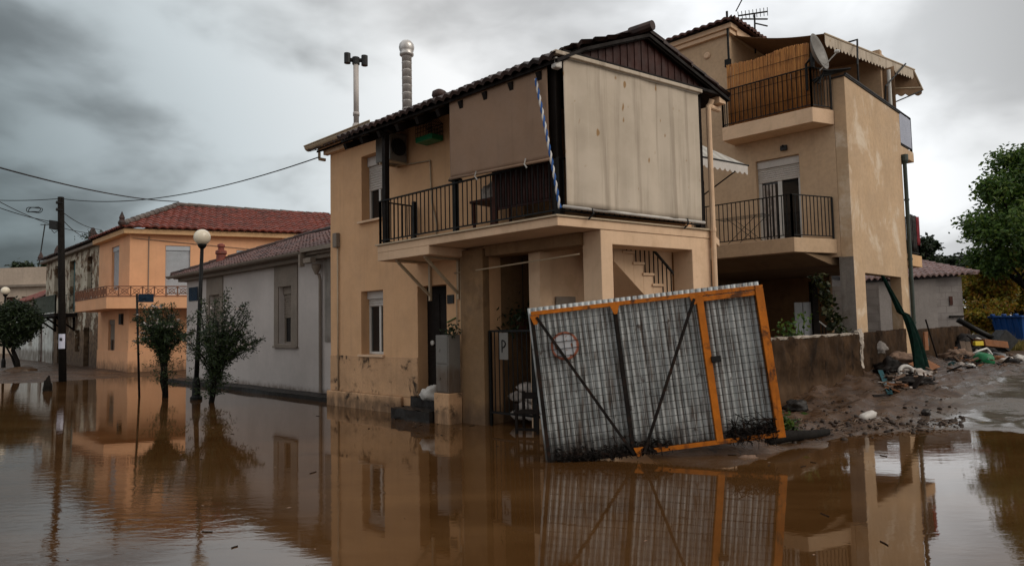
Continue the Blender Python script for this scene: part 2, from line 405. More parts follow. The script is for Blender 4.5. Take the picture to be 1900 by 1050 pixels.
M['orange_steel'] = surf('chipped_orange_paint', (.40, .112, .004), .25, .5, 5, .25, 40, streak=.8, streak_c=(.10, .024, .004), stain=.85, stain_c=(.03, .013, .007), stain_scale=4.5, spec=.2)
M['steel'] = surf('galvanised_flue', (.60, .57, .54), .15, .35, 3, .1, 30, metallic=.45, streak=.35)
M['flue_white'] = surf('off_white_flue', (.45, .41, .38), .12, .5, 3, .1, 30, streak=.2)
M['plastic_white'] = surf('dirty_white_plastic', (.50, .47, .43), .15, .5, 6, .2, 30, stain=.35)
M['plastic_grey'] = surf('grey_plastic', (.20, .205, .21), .1, .5, 5, .1, 30)
M['cab_grey'] = surf('light_grey_cabinet', (.165, .152, .135), .08, .5, 4, .05, 30, streak=.15, tide=1.0, tide_soft=.35)
M['green_plastic'] = surf('bright_green_plastic', (.010, .15, .055), .1, .4, 5, .05, 30, spec=.3)
M['blue_plastic'] = surf('blue_plastic', (.004, .055, .22), .2, .45, 2, .1, 30, streak=.3, streak_c=(.003, .03, .11), spec=.3)
M['sign_blue'] = surf('faded_blue_sign', (.008, .025, .050), .25, .6, 8, .1, 30, stain=.7, stain_c=(.05, .055, .055), stain_scale=7, spec=.15)
M['teal_plastic'] = surf('teal_plastic', (.02, .10, .12), .2, .5, 5, .1, 30, stain=.4)
M['orange_plastic'] = surf('bright_orange_plastic', (.85, .15, .02), .1, .4, 5, .05, 30)
M['yellow_plastic'] = surf('yellow_plastic', (.65, .48, .03), .15, .5, 5, .1, 30)
M['cardboard'] = surf('wet_cardboard', (.22, .085, .03), .25, .8, 4, .3, 40)
M['rag_brown'] = surf('muddy_cloth', (.20, .125, .085), .4, .9, 6, .6, 40, stain=.5)
M['rag_white'] = surf('dirty_white_cloth', (.42, .37, .33), .3, .85, 6, .5, 40, stain=.6)
M['rag_dark'] = surf('dark_sodden_cloth', (.014, .010, .008), .4, .65, 6, .6, 40, spec=.25)
M['paper'] = surf('white_paper', (.55, .56, .66), .08, .8, 8, .1, 60)
M['net'] = surf('dark_green_netting', (.0018, .014, .0095), .4, .9, 5, .5, 90, streak=.7, streak_c=(.0006, .0035, .0028), spec=.08)
M['plank'] = surf('weathered_plank', (.14, .095, .065), .3, .8, 4, .4, 50, streak=.4)
M['red_cloth'] = surf('dark_red_cloth', (.20, .018, .025), .3, .9, 5, .3, 50)
M['leaf_oleander'] = leaf_mat('oleander_leaf', [(.006, .013, .005), (.014, .027, .009), (.028, .050, .013), (.048, .070, .020)], .15)
M['petal'] = leaf_mat('pale_petal', [(.60, .45, .42), (.72, .64, .60), (.80, .76, .72)], .25)
M['leaf_dark'] = leaf_mat('dark_leaf', [(.005, .011, .004), (.013, .025, .007), (.026, .045, .011)], .12)
M['leaf_green'] = leaf_mat('green_leaf', [(.018, .042, .009), (.045, .095, .016), (.080, .150, .026), (.14, .19, .035)], .35)
M['leaf_yellow'] = leaf_mat('autumn_leaf', [(.09, .11, .016), (.21, .20, .025), (.32, .25, .025), (.35, .19, .025), (.20, .085, .02)], .4)
M['leaf_vine'] = leaf_mat('vine_leaf', [(.008, .014, .004), (.022, .030, .007), (.05, .048, .010)], .2)
M['grass'] = leaf_mat('dry_grass', [(.10, .10, .02), (.19, .15, .04), (.24, .17, .06)], .3)

def old_wall_mat():
    "pale plaster fallen away in ragged patches from brown rubble masonry, darker and wetter low down"
    m, nt, b, out = new_mat('peeling_plaster_wall'); t = NT(nt); P = t.pos()
    g = t.n('ShaderNodeNewGeometry'); sx = t.n('ShaderNodeSeparateXYZ'); t.link(g.outputs['Position'], sx.inputs[0])
    stone = t.mix(t.rng(t.noise(P, 4.5, 3, .6), .35, .65), (.075, .042, .022), (.20, .13, .075))
    pale = t.mix(t.rng(t.noise(P, 1.5, 5, .6), .3, .7), (.36, .31, .23), (.52, .47, .37))
    k = t.math('ADD', t.noise(P, 1.25, 8, .68), t.math('MULTIPLY', t.rng(sx.outputs[2], .3, 3.2, 1, 0), .16))
    col = t.mix(t.rng(k, .50, .535), pale, stone)
    col = t.mix(t.rng(t.math('ADD', sx.outputs[2], t.math('MULTIPLY', t.noise(P, 2.2, 6, .65), -1.2)), -.4, .9, .7, 0), col, (.06, .036, .02))
    t.link(col, b.inputs['Base Color']); b.inputs['Roughness'].default_value = .9; t.bump(k, .6, .06, b); return m
M['old_wall'] = old_wall_mat()
def corrugated_mat(o_, e_):
    m, nt, b, out = new_mat('galvanised_corrugated_sheet'); t = NT(nt); P = t.pos()
    col = t.mix(t.rng(t.noise(P, 4, 6, .65), .3, .7), (.31, .325, .318), (.48, .495, .485))
    d_ = t.n('ShaderNodeVectorMath', operation='DOT_PRODUCT'); g0 = t.n('ShaderNodeNewGeometry'); t.link(g0.outputs['Position'], d_.inputs[0]); d_.inputs[1].default_value = e_
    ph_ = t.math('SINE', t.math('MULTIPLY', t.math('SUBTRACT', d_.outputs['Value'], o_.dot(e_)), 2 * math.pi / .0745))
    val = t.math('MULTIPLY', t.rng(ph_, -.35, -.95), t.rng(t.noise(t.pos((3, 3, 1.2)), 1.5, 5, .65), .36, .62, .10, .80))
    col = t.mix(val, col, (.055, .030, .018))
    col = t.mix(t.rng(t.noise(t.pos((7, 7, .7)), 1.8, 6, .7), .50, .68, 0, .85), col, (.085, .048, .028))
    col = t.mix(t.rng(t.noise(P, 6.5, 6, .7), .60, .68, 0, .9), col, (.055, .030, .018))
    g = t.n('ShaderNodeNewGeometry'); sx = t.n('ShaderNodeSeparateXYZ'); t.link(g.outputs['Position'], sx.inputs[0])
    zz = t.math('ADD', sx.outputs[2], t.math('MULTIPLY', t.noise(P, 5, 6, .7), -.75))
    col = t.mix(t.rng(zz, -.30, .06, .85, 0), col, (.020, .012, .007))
    t.link(col, b.inputs['Base Color']); b.inputs['Metallic'].default_value = .35
    t.link(t.rng(t.noise(P, 8, 3), .3, .7, .35, .65), b.inputs['Roughness']); return m
def awning_mat():
    "off-white awning cloth with fold shade painted as grey streaks and a few brown spots"
    m, nt, b, out = new_mat('stained_awning_cloth'); t = NT(nt); P = t.pos()
    col = t.mix(t.rng(t.noise(P, 1.3, 5, .6), .3, .7), (.41, .345, .27), (.50, .425, .34))
    col = t.mix(t.rng(t.noise(t.pos((4, 4, .18)), 1.7, 5, .6), .48, .70, 0, .6), col, (.235, .19, .145))  # vertical grey streaks paint the shade of folds into the cloth
    col = t.mix(t.rng(t.noise(t.pos((9, 9, .25)), 1.9, 4, .6), .55, .75, 0, .4), col, (.55, .48, .39))
    col = t.mix(t.rng(t.noise(t.pos((1, 1, .55)), 8.5, 1, .4, .0), .725, .78, 0, .85), col, (.25, .14, .05))
    t.link(col, b.inputs['Base Color']); b.inputs['Roughness'].default_value = .9; b.inputs['Specular IOR Level'].default_value = .15
    t.bump(t.noise(P, 200, 2), .1, .005, b); return m
M['awning'] = awning_mat()
def reed_mat():
    m, nt, b, out = new_mat('reed_screen'); t = NT(nt); g = t.n('ShaderNodeNewGeometry')
    r = t.mix(g.outputs['Random Per Island'], (.27, .095, .018), (.48, .21, .05))
    col = t.mix(t.rng(t.noise(t.pos((1, 1, .5)), 9, 5, .6), .45, .75, 0, .6), r, (.13, .04, .010))
    t.link(col, b.inputs['Base Color']); b.inputs['Roughness'].default_value = .75; return m
M['reed'] = reed_mat()
def block_mat():
    m, nt, b, out = new_mat('grey_block_wall'); t = NT(nt)
    g = t.n('ShaderNodeNewGeometry'); sx = t.n('ShaderNodeSeparateXYZ'); t.link(g.outputs['Position'], sx.inputs[0])
    cb = t.n('ShaderNodeCombineXYZ'); t.link(t.math('ADD', sx.outputs[0], t.math('MULTIPLY', sx.outputs[1], .6)), cb.inputs[0]); t.link(sx.outputs[2], cb.inputs[1])
    br = t.n('ShaderNodeTexBrick'); t.link(cb.outputs[0], br.inputs[0]); br.inputs['Scale'].default_value = 1.0
    br.inputs['Brick Width'].default_value = .5; br.inputs['Row Height'].default_value = .26; br.inputs['Mortar Size'].default_value = .010
    br.inputs['Color1'].default_value = (.21, .19, .18, 1); br.inputs['Color2'].default_value = (.26, .235, .22, 1); br.inputs['Mortar'].default_value = (.16, .14, .13, 1)
    P = t.pos(); col = t.mix(t.rng(t.noise(P, 2, 6, .6), .4, .7, 0, .6), br.outputs[0], (.13, .11, .10))
    t.link(col, b.inputs['Base Color']); b.inputs['Roughness'].default_value = .9; t.bump(t.noise(P, 25, 4), .5, .01, b); return m
M['block'] = block_mat()
def disc_mat():
    m, nt, b, out = new_mat('old_sign_disc'); t = NT(nt); tc = t.n('ShaderNodeTexCoord'); ln = t.n('ShaderNodeVectorMath', operation='LENGTH'); t.link(tc.outputs['Object'], ln.inputs[0])
    P = t.pos(); q = t.math('ADD', ln.outputs['Value'], t.math('MULTIPLY', t.noise(P, 14, 5, .7), .06))
    col = t.mix(t.rng(q, .165, .185), t.mix(t.rng(t.noise(P, 12, 5, .7), .58, .62), (.33, .33, .34), (.20, .07, .03)), (.20, .05, .018))
    t.link(col, b.inputs['Base Color']); b.inputs['Roughness'].default_value = .6; return m
M['disc'] = disc_mat()
def globe_mat():
    m, nt, b, out = new_mat('opal_glass_globe'); b.inputs['Base Color'].default_value = (.72, .64, .50, 1); b.inputs['Roughness'].default_value = .25
    b.inputs['Subsurface Weight'].default_value = .0; return m
M['globe'] = globe_mat()
def water_mat():
    m, nt, b, out = new_mat('muddy_flood_water'); t = NT(nt)
    P = t.pos()
    col = t.mix(t.rng(t.noise(t.pos((.25, .7, 1)), 1.0, 6, .65), .35, .7), (.058, .025, .0070), (.098, .047, .0165))
    t.link(col, b.inputs['Base Color']); b.inputs['IOR'].default_value = 1.75; t.link(t.rng(t.noise(t.pos((.22, .55, 1), .3), 1.0, 5, .6), .40, .66, .010, .060), b.inputs['Roughness'])
    # wind ripples in patches, slow swell between them
    patch = t.rng(t.noise(t.pos((.10, .16, 1), .5), 1.0, 3, .5), .42, .62)
    rip = t.noise(t.pos((2.2, 5.0, 1), .25), 1.6, 4, .55, .3); swell = t.noise(t.pos((.6, 1.3, 1), .15), 1.0, 2, .5)
    h = t.math('ADD', t.math('MULTIPLY', t.math('MULTIPLY', rip, patch), .19), t.math('ADD', t.math('MULTIPLY', swell, .13), t.math('MULTIPLY', rip, .03)))
    t.bump(h, 1.0, .010, b); return m
M['water'] = water_mat()
def mud_mat():
    m, nt, b, out = new_mat('wet_mud_ground'); t = NT(nt); P = t.pos()
    g = t.n('ShaderNodeNewGeometry'); sx = t.n('ShaderNodeSeparateXYZ'); t.link(g.outputs['Position'], sx.inputs[0])
    col = t.mix(t.rng(t.noise(P, 1.2, 7, .65), .3, .7), (.040, .019, .0085), (.092, .047, .022))
    col = t.mix(t.rng(t.noise(P, 9, 4, .6), .5, .7, 0, .8), col, (.016, .0095, .006))
    # the tarmac lane shows through where cars pass, thin film of water in the ruts
    lane = t.math('SUBTRACT', t.math('MULTIPLY', sx.outputs[0], .70), t.math('MULTIPLY', sx.outputs[1], .714))
    wob = t.math('MULTIPLY', t.math('SUBTRACT', t.noise(P, .9, 5, .6), .5), 2.4)
    film = t.rng(t.math('ADD', lane, wob), -3.9, -2.5)
    col = t.mix(t.math('MULTIPLY', film, .85), col, (.125, .108, .092))
    pud = t.math('MULTIPLY', film, t.rng(t.noise(t.pos((.5, .9, 1)), 1.1, 5, .6), .40, .56))
    wet = t.rng(t.noise(t.pos((.7, 2.2, 1)), 1.6, 5, .6), .44, .60)
    t.link(col, b.inputs['Base Color'])
    rg = t.math('SUBTRACT', .58, t.math('MULTIPLY', wet, .36))
    rg = t.math('SUBTRACT', rg, t.math('MULTIPLY', pud, .46)); rg = t.math('MAXIMUM', rg, .05)
    t.link(rg, b.inputs['Roughness']); b.inputs['IOR'].default_value = 1.5
    bp = t.n('ShaderNodeBump'); bp.inputs['Distance'].default_value = .03
    t.link(t.math('SUBTRACT', .9, t.math('MULTIPLY', pud, .85)), bp.inputs['Strength'])
    t.link(t.math('ADD', t.math('MULTIPLY', t.noise(P, 14, 4, .6), .45), t.math('MULTIPLY', t.noise(t.pos((1.0, 3.4, 1), .0), 1.8, 6, .62), 1.9)), bp.inputs['Height']); t.link(bp.outputs[0], b.inputs['Normal'])
    return m
M['mud'] = mud_mat()
M['hill'] = surf('haze_tinted_hill', (.075, .088, .100), .2, .95, .01, 0, 1, fine=0)  # blue-grey of distant haze put into the hill's colour
import numpy as np
# ------------------------------------------------------------------ frames of the facades
A = Fr((-4.07, 15.08), -44)                       # street front of the corner house
_c = A.pt(7.43, .9, 0); C = Fr((_c.x, _c.y), 34.5)  # its awning side
W = Fr((-4.51, 16.52), -45)                       # low white house
S = Fr((-15.85, 27.83), -45)                      # salmon house, old house: street side
O = Fr((-15.85, 27.83), 23)                       # salmon house, side-street front
L = Fr((8.157, 16.0), -44); R = Fr((8.157, 16.0), 45)   # apartment house, two faces
PN = Fr((.45, 8.28), 2)                           # fallen sheet-metal gate panel

# ------------------------------------------------------------------ ground and water
def poly_sd(px, py, poly, closed=True):
    d = np.full(px.shape, 1e9); inside = np.zeros(px.shape, bool); n = len(poly)
    for i in range(n):
        x0, y0 = poly[i]; x1, y1 = poly[(i + 1) % n]
        ex, ey = x1 - x0, y1 - y0; t = np.clip(((px - x0) * ex + (py - y0) * ey) / (ex * ex + ey * ey), 0, 1)
        d = np.minimum(d, np.hypot(px - x0 - t * ex, py - y0 - t * ey))
        if y0 != y1:
            c = ((y0 > py) != (y1 > py)) & (px < ex * (py - y0) / ey + x0); inside ^= c
    return np.where(inside, d, -d)
RIGHT = [(2.75, 8.62), (3.1, 8.49), (3.87, 9.02), (4.56, 9.55), (5.4, 9.98), (6.19, 10.22), (6.72, 10.07), (7.3, 9.75), (8.6, 9.2), (12, 7.4), (22, 3), (60, -10), (4000, -10), (4000, 4000), (-300, 4000), (-60, 90), (-6, 30), (2.5, 17.5), (4.6, 13.2), (3.2, 11), (2.0, 9.9), (1.7, 9.0), (1.9, 8.72)]
LEFT = [(-60, 30), (-26, 24.2), (-19.5, 24.0), (-17.0, 23.7), (-16.2, 24.5), (-14.6, 25.8), (-13.2, 25.6), (-11.9, 24.9), (-10.4, 24.0), (-9.5, 25), (-6, 30), (-60, 90), (-300, 4000), (-4000, 4000), (-4000, 30)]
def axis(*segs):
    out = []
    for a, b, st in segs: out += list(np.arange(a, b, st))
    return np.array(sorted(set(round(float(x), 3) for x in out)))
def build_ground():
    xs = axis((-4000, -400, 600), (-400, -60, 60), (-60, -28, 4), (-28, -8, .5), (-8, 1.5, .6), (1.5, 15, .10), (15, 24, .35), (24, 60, 3), (60, 400, 60), (400, 4001, 600))
    ys = axis((-400, -20, 60), (-20, 7, 1.5), (7, 8.2, .3), (8.2, 18, .10), (18, 32, .3), (32, 60, 3), (60, 400, 60), (400, 4001, 600))
    X, Y = np.meshgrid(xs, ys); x, y = X.ravel(), Y.ravel()
    wob = np.array([mnoise.fractal(Vector((a * .9, b * .9, 3)), 1.0, 2.0, 4) for a, b in zip(x, y)])
    sd = poly_sd(x, y, RIGHT) + wob * .22
    z = np.where(sd > 0, np.minimum(.36, .012 + .050 * sd), np.maximum(-.6, .30 * sd))
    sl = poly_sd(x, y, LEFT) + wob * .3
    z = np.maximum(z, np.where(sl > 0, np.minimum(.12, .03 * sl + .006), np.maximum(-.6, .25 * sl)))
    # silt banked against the garden wall, tyre-churned ridges near the water's edge
    rs = (x - R.o.x) * R.e.x + (y - R.o.y) * R.e.y; rt = (x - R.o.x) * R.n.x + (y - R.o.y) * R.n.y
    near = (rs > -5) & (rs < 9) & (rt > -.3) & (rt < 2.2)
    z = z + np.where(near, .17 * np.exp(-np.maximum(rt, 0) * 1.9) * np.clip((rs + 5) * .6, 0, 1) * np.clip((9 - rs) * .6, 0, 1) * (1 + wob), 0)
    z = z + .24 * np.exp(-((y - 8.80) / .22) ** 2) * np.clip((x - 1.55) * 2.2, 0, 1) * np.clip((3.5 - x) * 2.2, 0, 1) * (1 + .5 * wob)
    for i in range(len(x)):
        if 1.5 < x[i] < 16 and 8 < y[i] < 26 and sd[i] > -.25:
            a, b = x[i], y[i]; k = min(1, max(0, sd[i] + .25) * 1.6)
            lane = a * .70 - b * .714
            rough = .085 if lane < -3.0 else .025
            u = (a * .707 + b * .707); v = (a * .707 - b * .707)
            z[i] += k * (rough * mnoise.fractal(Vector((u * 1.5, v * 3.4, 0)), .9, 2.1, 5) + rough * .6 * mnoise.noise(Vector((a * 6, b * 6, 5))))
            e = math.exp(-((sd[i] - .45) / .28) ** 2); z[i] += e * .05 * (mnoise.noise(Vector((a * 2.4, b * 2.4, 1))) + .35)
    n = len(xs); fs = [(j * n + i, j * n + i + 1, (j + 1) * n + i + 1, (j + 1) * n + i) for j in range(len(ys) - 1) for i in range(n - 1)]
    mb = MB(); mb.add(list(zip(x, y, z)), fs)
    o = mb.build('mud_ground', M['mud'], root=(0, 0, 0), smooth=True); tag(o, 'wet brown mud and silt covering the lane and the street edges', 'ground', kind='structure')
    def gz(a, b):
        i = int(np.argmin(np.abs(xs - a))); j = int(np.argmin(np.abs(ys - b))); return float(z[j * n + i])
    return gz
GZ = build_ground()
def GP(u, v):
    "point on the modelled ground seen at a photo position"
    z = .1
    for _ in range(8): p = G(u, v, z); z = max(0.0, GZ(p.x, p.y))
    return Vector((p.x, p.y, z))
w = MB().grid(lambda u, v: (-420 + 840 * u, -60 + 320 * v, 0), 4, 4).build('flood_water', M['water'], root=(0, 0, 0))
tag(w, 'still brown flood water filling the street and mirroring the houses', 'water', kind='structure')
# far ridge under the clouds at the end of the street
def ridge(u, v):
    x = -1500 + 1500 * u
    z = (95 + 30 * math.sin(u * 5 + 2.2) + 16 * math.sin(u * 17)) * (1 - .55 * u) * math.sin(math.pi * min(1, v) * .5)
    return (x, 1050 + 420 * v, z)
h = MB().grid(ridge, 60, 8).build('hill', M['hill'], root=(-750, 1200, 0), smooth=True)
tag(h, 'dark wooded ridge below the rain clouds at the far end of the street', 'hill', kind='structure')

# ------------------------------------------------------------------ shared building parts
def window_part(parent, fr, s0, s1, z0, z1, t, frame_m, shut=.0, shut_m=None, mull=1, pane_m=None, fw=.055, name='window'):
    f = MB()
    for (a, b, c, d) in ((s0, s0 + fw, z0, z1), (s1 - fw, s1, z0, z1), (s0 + fw, s1 - fw, z0, z0 + fw), (s0 + fw, s1 - fw, z1 - fw, z1)):
        f.box(fr, a, b, t - .06, t, c, d)
    for i in range(mull):
        c = s0 + (s1 - s0) * (i + 1) / (mull + 1); f.box(fr, c - fw * .6, c + fw * .6, t - .055, t - .005, z0 + fw, z1 - fw)
    o = f.build(name, frame_m, parent, bevel=.004)
    MB().box(fr, s0 + fw * .8, s1 - fw * .8, t - .045, t - .035, z0 + fw * .8, z1 - fw * .8).build('pane', pane_m or M['glass'], o)
    if shut:
        zs = z1 - (z1 - z0) * shut; sh = MB(); bx = min(.2, (z1 - zs) * .5)
        sh.box(fr, s0 + .012, s1 - .012, t - .02, t + .05, z1 - bx, z1 - .004)
        k = max(2, int((z1 - bx - zs) / .05)); dz = (z1 - bx - zs) / k
        for i in range(k):
            za = zs + i * dz
            sh.add([fr.pt(a, b, c) for a in (s0 + .03, s1 - .03) for b, c in ((t + .004, za + dz - .002), (t + .022, za + dz * .45), (t + .006, za), (t + .001, za + .001))], [(0, 1, 5, 4), (1, 2, 6, 5), (2, 3, 7, 6)])
        sh.build('shutter', shut_m or M['shutter'], o)
    return o
def rail_mb(segs, z0, z1, gap=.115, r=.009, top=.022):
    "iron railing along a polyline of (x,y) points"
    mb = MB()
    for p, q in zip(segs[:-1], segs[1:]):
        p, q = Vector((p.x, p.y, 0)), Vector((q.x, q.y, 0)); l = (q - p).length; k = max(1, round(l / gap))
        mb.bar(p + Vector((0, 0, z1)), q + Vector((0, 0, z1)), top * 2, top); mb.bar(p + Vector((0, 0, z0 + .07)), q + Vector((0, 0, z0 + .07)), top, top)
        for i in range(k + 1):
            c = p.lerp(q, i / k); rr = r * (2.2 if i in (0, k) else 1)
            mb.bar(c + Vector((0, 0, z0 if i in (0, k) else z0 + .07)), c + Vector((0, 0, z1)), rr * 2)
    return mb
def slab_mb(pts, z0, z1):
    return MB().prism([Vector((p.x, p.y, z0)) for p in pts], (0, 0, z1 - z0))

# ================================================================== CORNER HOUSE
house = thing('corner_house', 'beige two storey corner house with a covered balcony and dark wooden gable', 'house', A.pt(0, 0, 0))
H_W1, H_DOOR, H_W2 = (1.21, 2.0, 1.12, 2.44), (3.13, 3.98, .36, 2.44), (1.25, 2.0, 3.92, 5.32)
A1 = A.pt(5.1, 0, 0)
mb = MB().wall(A, 0, 5.1, -.5, 5.75, -.3, 0, [H_W1, H_DOOR, H_W2]); mb.box(A, 5.1, 5.7, -.3, 0, 3.19, 5.75)
mb.box(A, 0, .3, -2.5, -.302, -.5, 5.75); mb.box(A, .302, 5.09, -2.5, -2.3, -.5, 5.6); mb.box(A, 5.09, 7.6, -2.5, -2.3, 3.2, 5.6)
mb.build('wall', M['plaster'], house, bevel=.008)
MB().box(A, 4.85, 5.1, -2.298, -.302, -.5, 3.0).box(A, 5.45, 5.7, -2.298, -.302, 3.2, 5.6).build('partition_wall', M['plaster_shade_mud'], house)
pl = MB(); pl.box(A, -.06, 2.66, .002, .075, -.5, .32); pl.box(A, 0, 3.128, .001, .014, .322, 1.09)
split_build(pl, 'plinth', M['plinth'], house, gap=-.003, bevel=.02)
MB().box(A, 4.55, 5.12, .002, .16, -.5, 2.98).build('pier', M['plaster_shade_mud'], house, bevel=.012)
ms = MB(); ms.box(A, 1.15, 2.05, .002, .06, 1.075, 1.12); ms.box(A, 1.18, 2.08, .002, .08, 3.875, 3.92); split_build(ms, 'window_sill', M['plaster_clean'], house, bevel=.006)
window_part(house, A, *H_W1, -.2, M['white_metal'], .24, M['shutter'])
window_part(house, A, *H_W2, -.2, M['white_metal'], .52, M['shutter'])
d = MB(); d.box(A, 3.13, 3.98, -.29, -.235, .36, 2.44)
for (a, b) in ((3.2, 3.52), (3.59, 3.91)):
    for (c, e) in ((.5, 1.1), (1.2, 2.3)): d.box(A, a, b, -.235, -.22, c, e)
dr = d.build('door', M['timber'], house, bevel=.006)
MB().lathe(A.pt(3.33, -.2, 1.36), [(.02, -.05), (.05, 0), (.05, .02), (.0, .03)], 12, axis=A.n).build('door_knob', M['plastic_white'], dr, smooth=True)
st = MB()
def rough_box(mb, fr, s0, s1, t0, t1, z0, z1, n=7, a=.03, seed=0):
    def f(u, v): return (fr.pt(s0 + (s1 - s0) * u, t0 + (t1 - t0) * v, z1 + a * mnoise.noise(Vector((u * 5 + seed, v * 5, 2)))))
    mb.box(fr, s0 + .01, s1 - .01, t0 + .01, t1 - .01, z0, z1 - a); mb.grid(f, n, n)
    for (p, q) in (((s0, t1), (s1, t1)), ((s1, t1), (s1, t0)), ((s0, t0), (s0, t1))):
        mb.grid(lambda u, v: fr.pt(p[0] + (q[0] - p[0]) * u, p[1] + (q[1] - p[1]) * u, z0 + (z1 - z0) * v) + Vector((0, 0, a * mnoise.noise(Vector((u * 6 + seed, v * 4, 9))))) + fr.n * (a * mnoise.noise(Vector((u * 7, v * 5 + seed, 4)))), n * 2, 4)
rough_box(st, A, 3.14, 4.15, -.28, .20, -.4, .37, seed=1); rough_box(st, A, 3.02, 4.14, .18, .56, -.4, .19, seed=5)
st.build('door_steps', M['wet_stone'], house, bevel=0)
# balcony
bal = [A.pt(3.12, -.0, 0), A.pt(3.12, .9, 0), A.pt(7.43, .9, 0), C.pt(3.25, 0, 0), A.pt(7.6, -2.29, 0), A.pt(5.11, -2.29, 0), A.pt(5.11, .0, 0)]
b2 = [A.pt(3.09, .002, 0), A.pt(3.09, .935, 0), A.pt(7.445, .935, 0), C.pt(3.27, .035, 0), C.pt(3.27, -.2, 0), A.pt(5.12, -.1, 0), A.pt(5.12, .002, 0)]
sb = slab_mb([A.pt(3.12, .003, 0)] + bal[1:4] + [A.pt(7.6, -3.5, 0), A.pt(5.13, -3.5, 0), A.pt(5.13, .003, 0)], 3.03, 3.155)
sb.box(A, 3.12, 4.6, .003, .899, 2.88, 3.028)
slab = sb.build('balcony_slab', M['plaster_clean'], house, bevel=.008)
slab_mb(b2, 3.157, 3.185).build('slab_edging', M['gutter'], slab, bevel=.004)
bm_ = MB()
for s in (3.55, 4.35):
    bm_.bar(A.pt(s, .02, 2.87), A.pt(s, .80, 2.87), .05, .05); bm_.bar(A.pt(s, .025, 2.84), A.pt(s, .025, 2.15), .05, .05, up=A.n); bm_.bar(A.pt(s, .76, 2.84), A.pt(s, .05, 2.26), .045, .045)
    bm_.build('balcony_bracket', M['gutter'], house, bevel=.004); bm_ = MB()
rl = rail_mb([A.pt(3.16, .05, 0), A.pt(3.16, .86, 0), A.pt(7.37, .86, 0)], 3.185, 3.98, .107)
rl.build('railing', M['black_iron'], house)
rl = rail_mb([A.pt(7.40, .84, 0), C.pt(3.16, -.07, 0)], 3.185, 4.0, .107); rl.build('railing', M['black_iron'], house)
cl = MB()
cl.box(A, 5.17, 5.25, .78, .86, 3.185, 4.08); cl.box(A, 5.10, 5.32, .76, .88, 4.03, 4.06)
cl.build('rail_post', M['black_iron'], house, bevel=.004)
MB().box(A, 4.11, 4.17, .81, .87, 3.185, 3.84).build('rail_post', M['black_iron'], house, bevel=.004)
cl = MB(); cl.box(A, 3.22, 3.32, .76, .86, 3.185, 5.30); cl.box(A, 3.10, 3.44, .74, .88, 5.24, 5.36); cl.build('roof_post', M['timber'], house, bevel=.008)
cl = MB(); cl.box(A, 7.28, 7.40, .72, .84, 3.185, 5.42); cl.build('roof_post', M['timber'], house, bevel=.008)
cl = MB(); cl.box(C, 3.04, 3.16, -.16, -.04, 3.185, 5.42); cl.build('roof_post', M['timber'], house, bevel=.008)
# porch frame under the balcony on the awning side
pf = MB().wall(C, .80, 3.22, -.5, 3.028, -.42, -.012, [(1.03, 2.77, -.5, 2.82)]); pf.build('porch_frame', M['plaster_clean'], house, bevel=.01)
MB().box(A, 5.14, 7.2, -.25, .12, 2.84, 3.026).build('porch_beam', M['plaster_shade_mud'], house, bevel=.008)
# porch back wall with door, pilaster
MB().box(A, 5.12, 6.95, -3.4, -3.2, -.5, 3.02).box(A, 4.85, 5.1, -3.4, -2.302, -.5, 3.02).build('porch_wall', M['plaster_shade_mud'], house)
MB().box(C, .72, .948, -1.70, -1.40, -.5, 3.0).build('pilaster', M['plaster_clean'], house)
MB().box(C, .95, 4.5, -1.62, -1.46, -.5, 3.02).build('stair_wall', M['plaster_clean'], house)
pd = MB(); pd.box(C, 1.06, 1.48, -1.458, -1.42, .1, 2.12); pd.box(A, 5.5, 6.3, -3.198, -3.16, .1, 2.2); split_build(pd, 'porch_door', M['grey_trim'], house, bevel=.01)
# outside stairs seen through the porch arch
sr = MB(); n = 16; RUN, RISE, ST0 = .212, .172, 1.72
for i in range(n):
    z = 2.80 + RISE - i * RISE; s = ST0 - RUN + i * RUN
    if z < -.3: break
    sr.box(C, s - .03, s + RUN + .015, -1.25, -.47, z - .03, z + .012)
    sr.hexa([C.pt(s, -.50, z - .34), C.pt(s + RUN, -.50, z - .34 - RISE), C.pt(s + RUN, -1.2, z - .34 - RISE), C.pt(s, -1.2, z - .34), C.pt(s, -.50, z - .032), C.pt(s + RUN, -.50, z - .032), C.pt(s + RUN, -1.2, z - .032), C.pt(s, -1.2, z - .032)])
stairs = sr.build('stairs', M['plaster_clean'], house, bevel=.006)
rr = MB(); rtop = lambda s: 2.80 + RISE + 1.02 - (s - ST0 + RUN) / RUN * RISE
for i in range(n):
    for k in (.05, .155):
        s = ST0 - RUN + i * RUN + k; z = 2.80 + RISE - i * RISE + .012
        if z < -.3 or rtop(s) > 3.0: 
            if z < -.3: continue
        rr.bar(C.pt(s, -.92, z), C.pt(s, -.92, min(3.0, rtop(s))), .018)
sa = ST0 - RUN + (2.80 + RISE + 1.02 - 3.0) / RISE * RUN; sb_ = ST0 + 12 * RUN
rr.bar(C.pt(sa, -.92, 3.0), C.pt(sb_, -.92, rtop(sb_)), .04, .03)
rr.build('stair_railing', M['black_iron'], house)
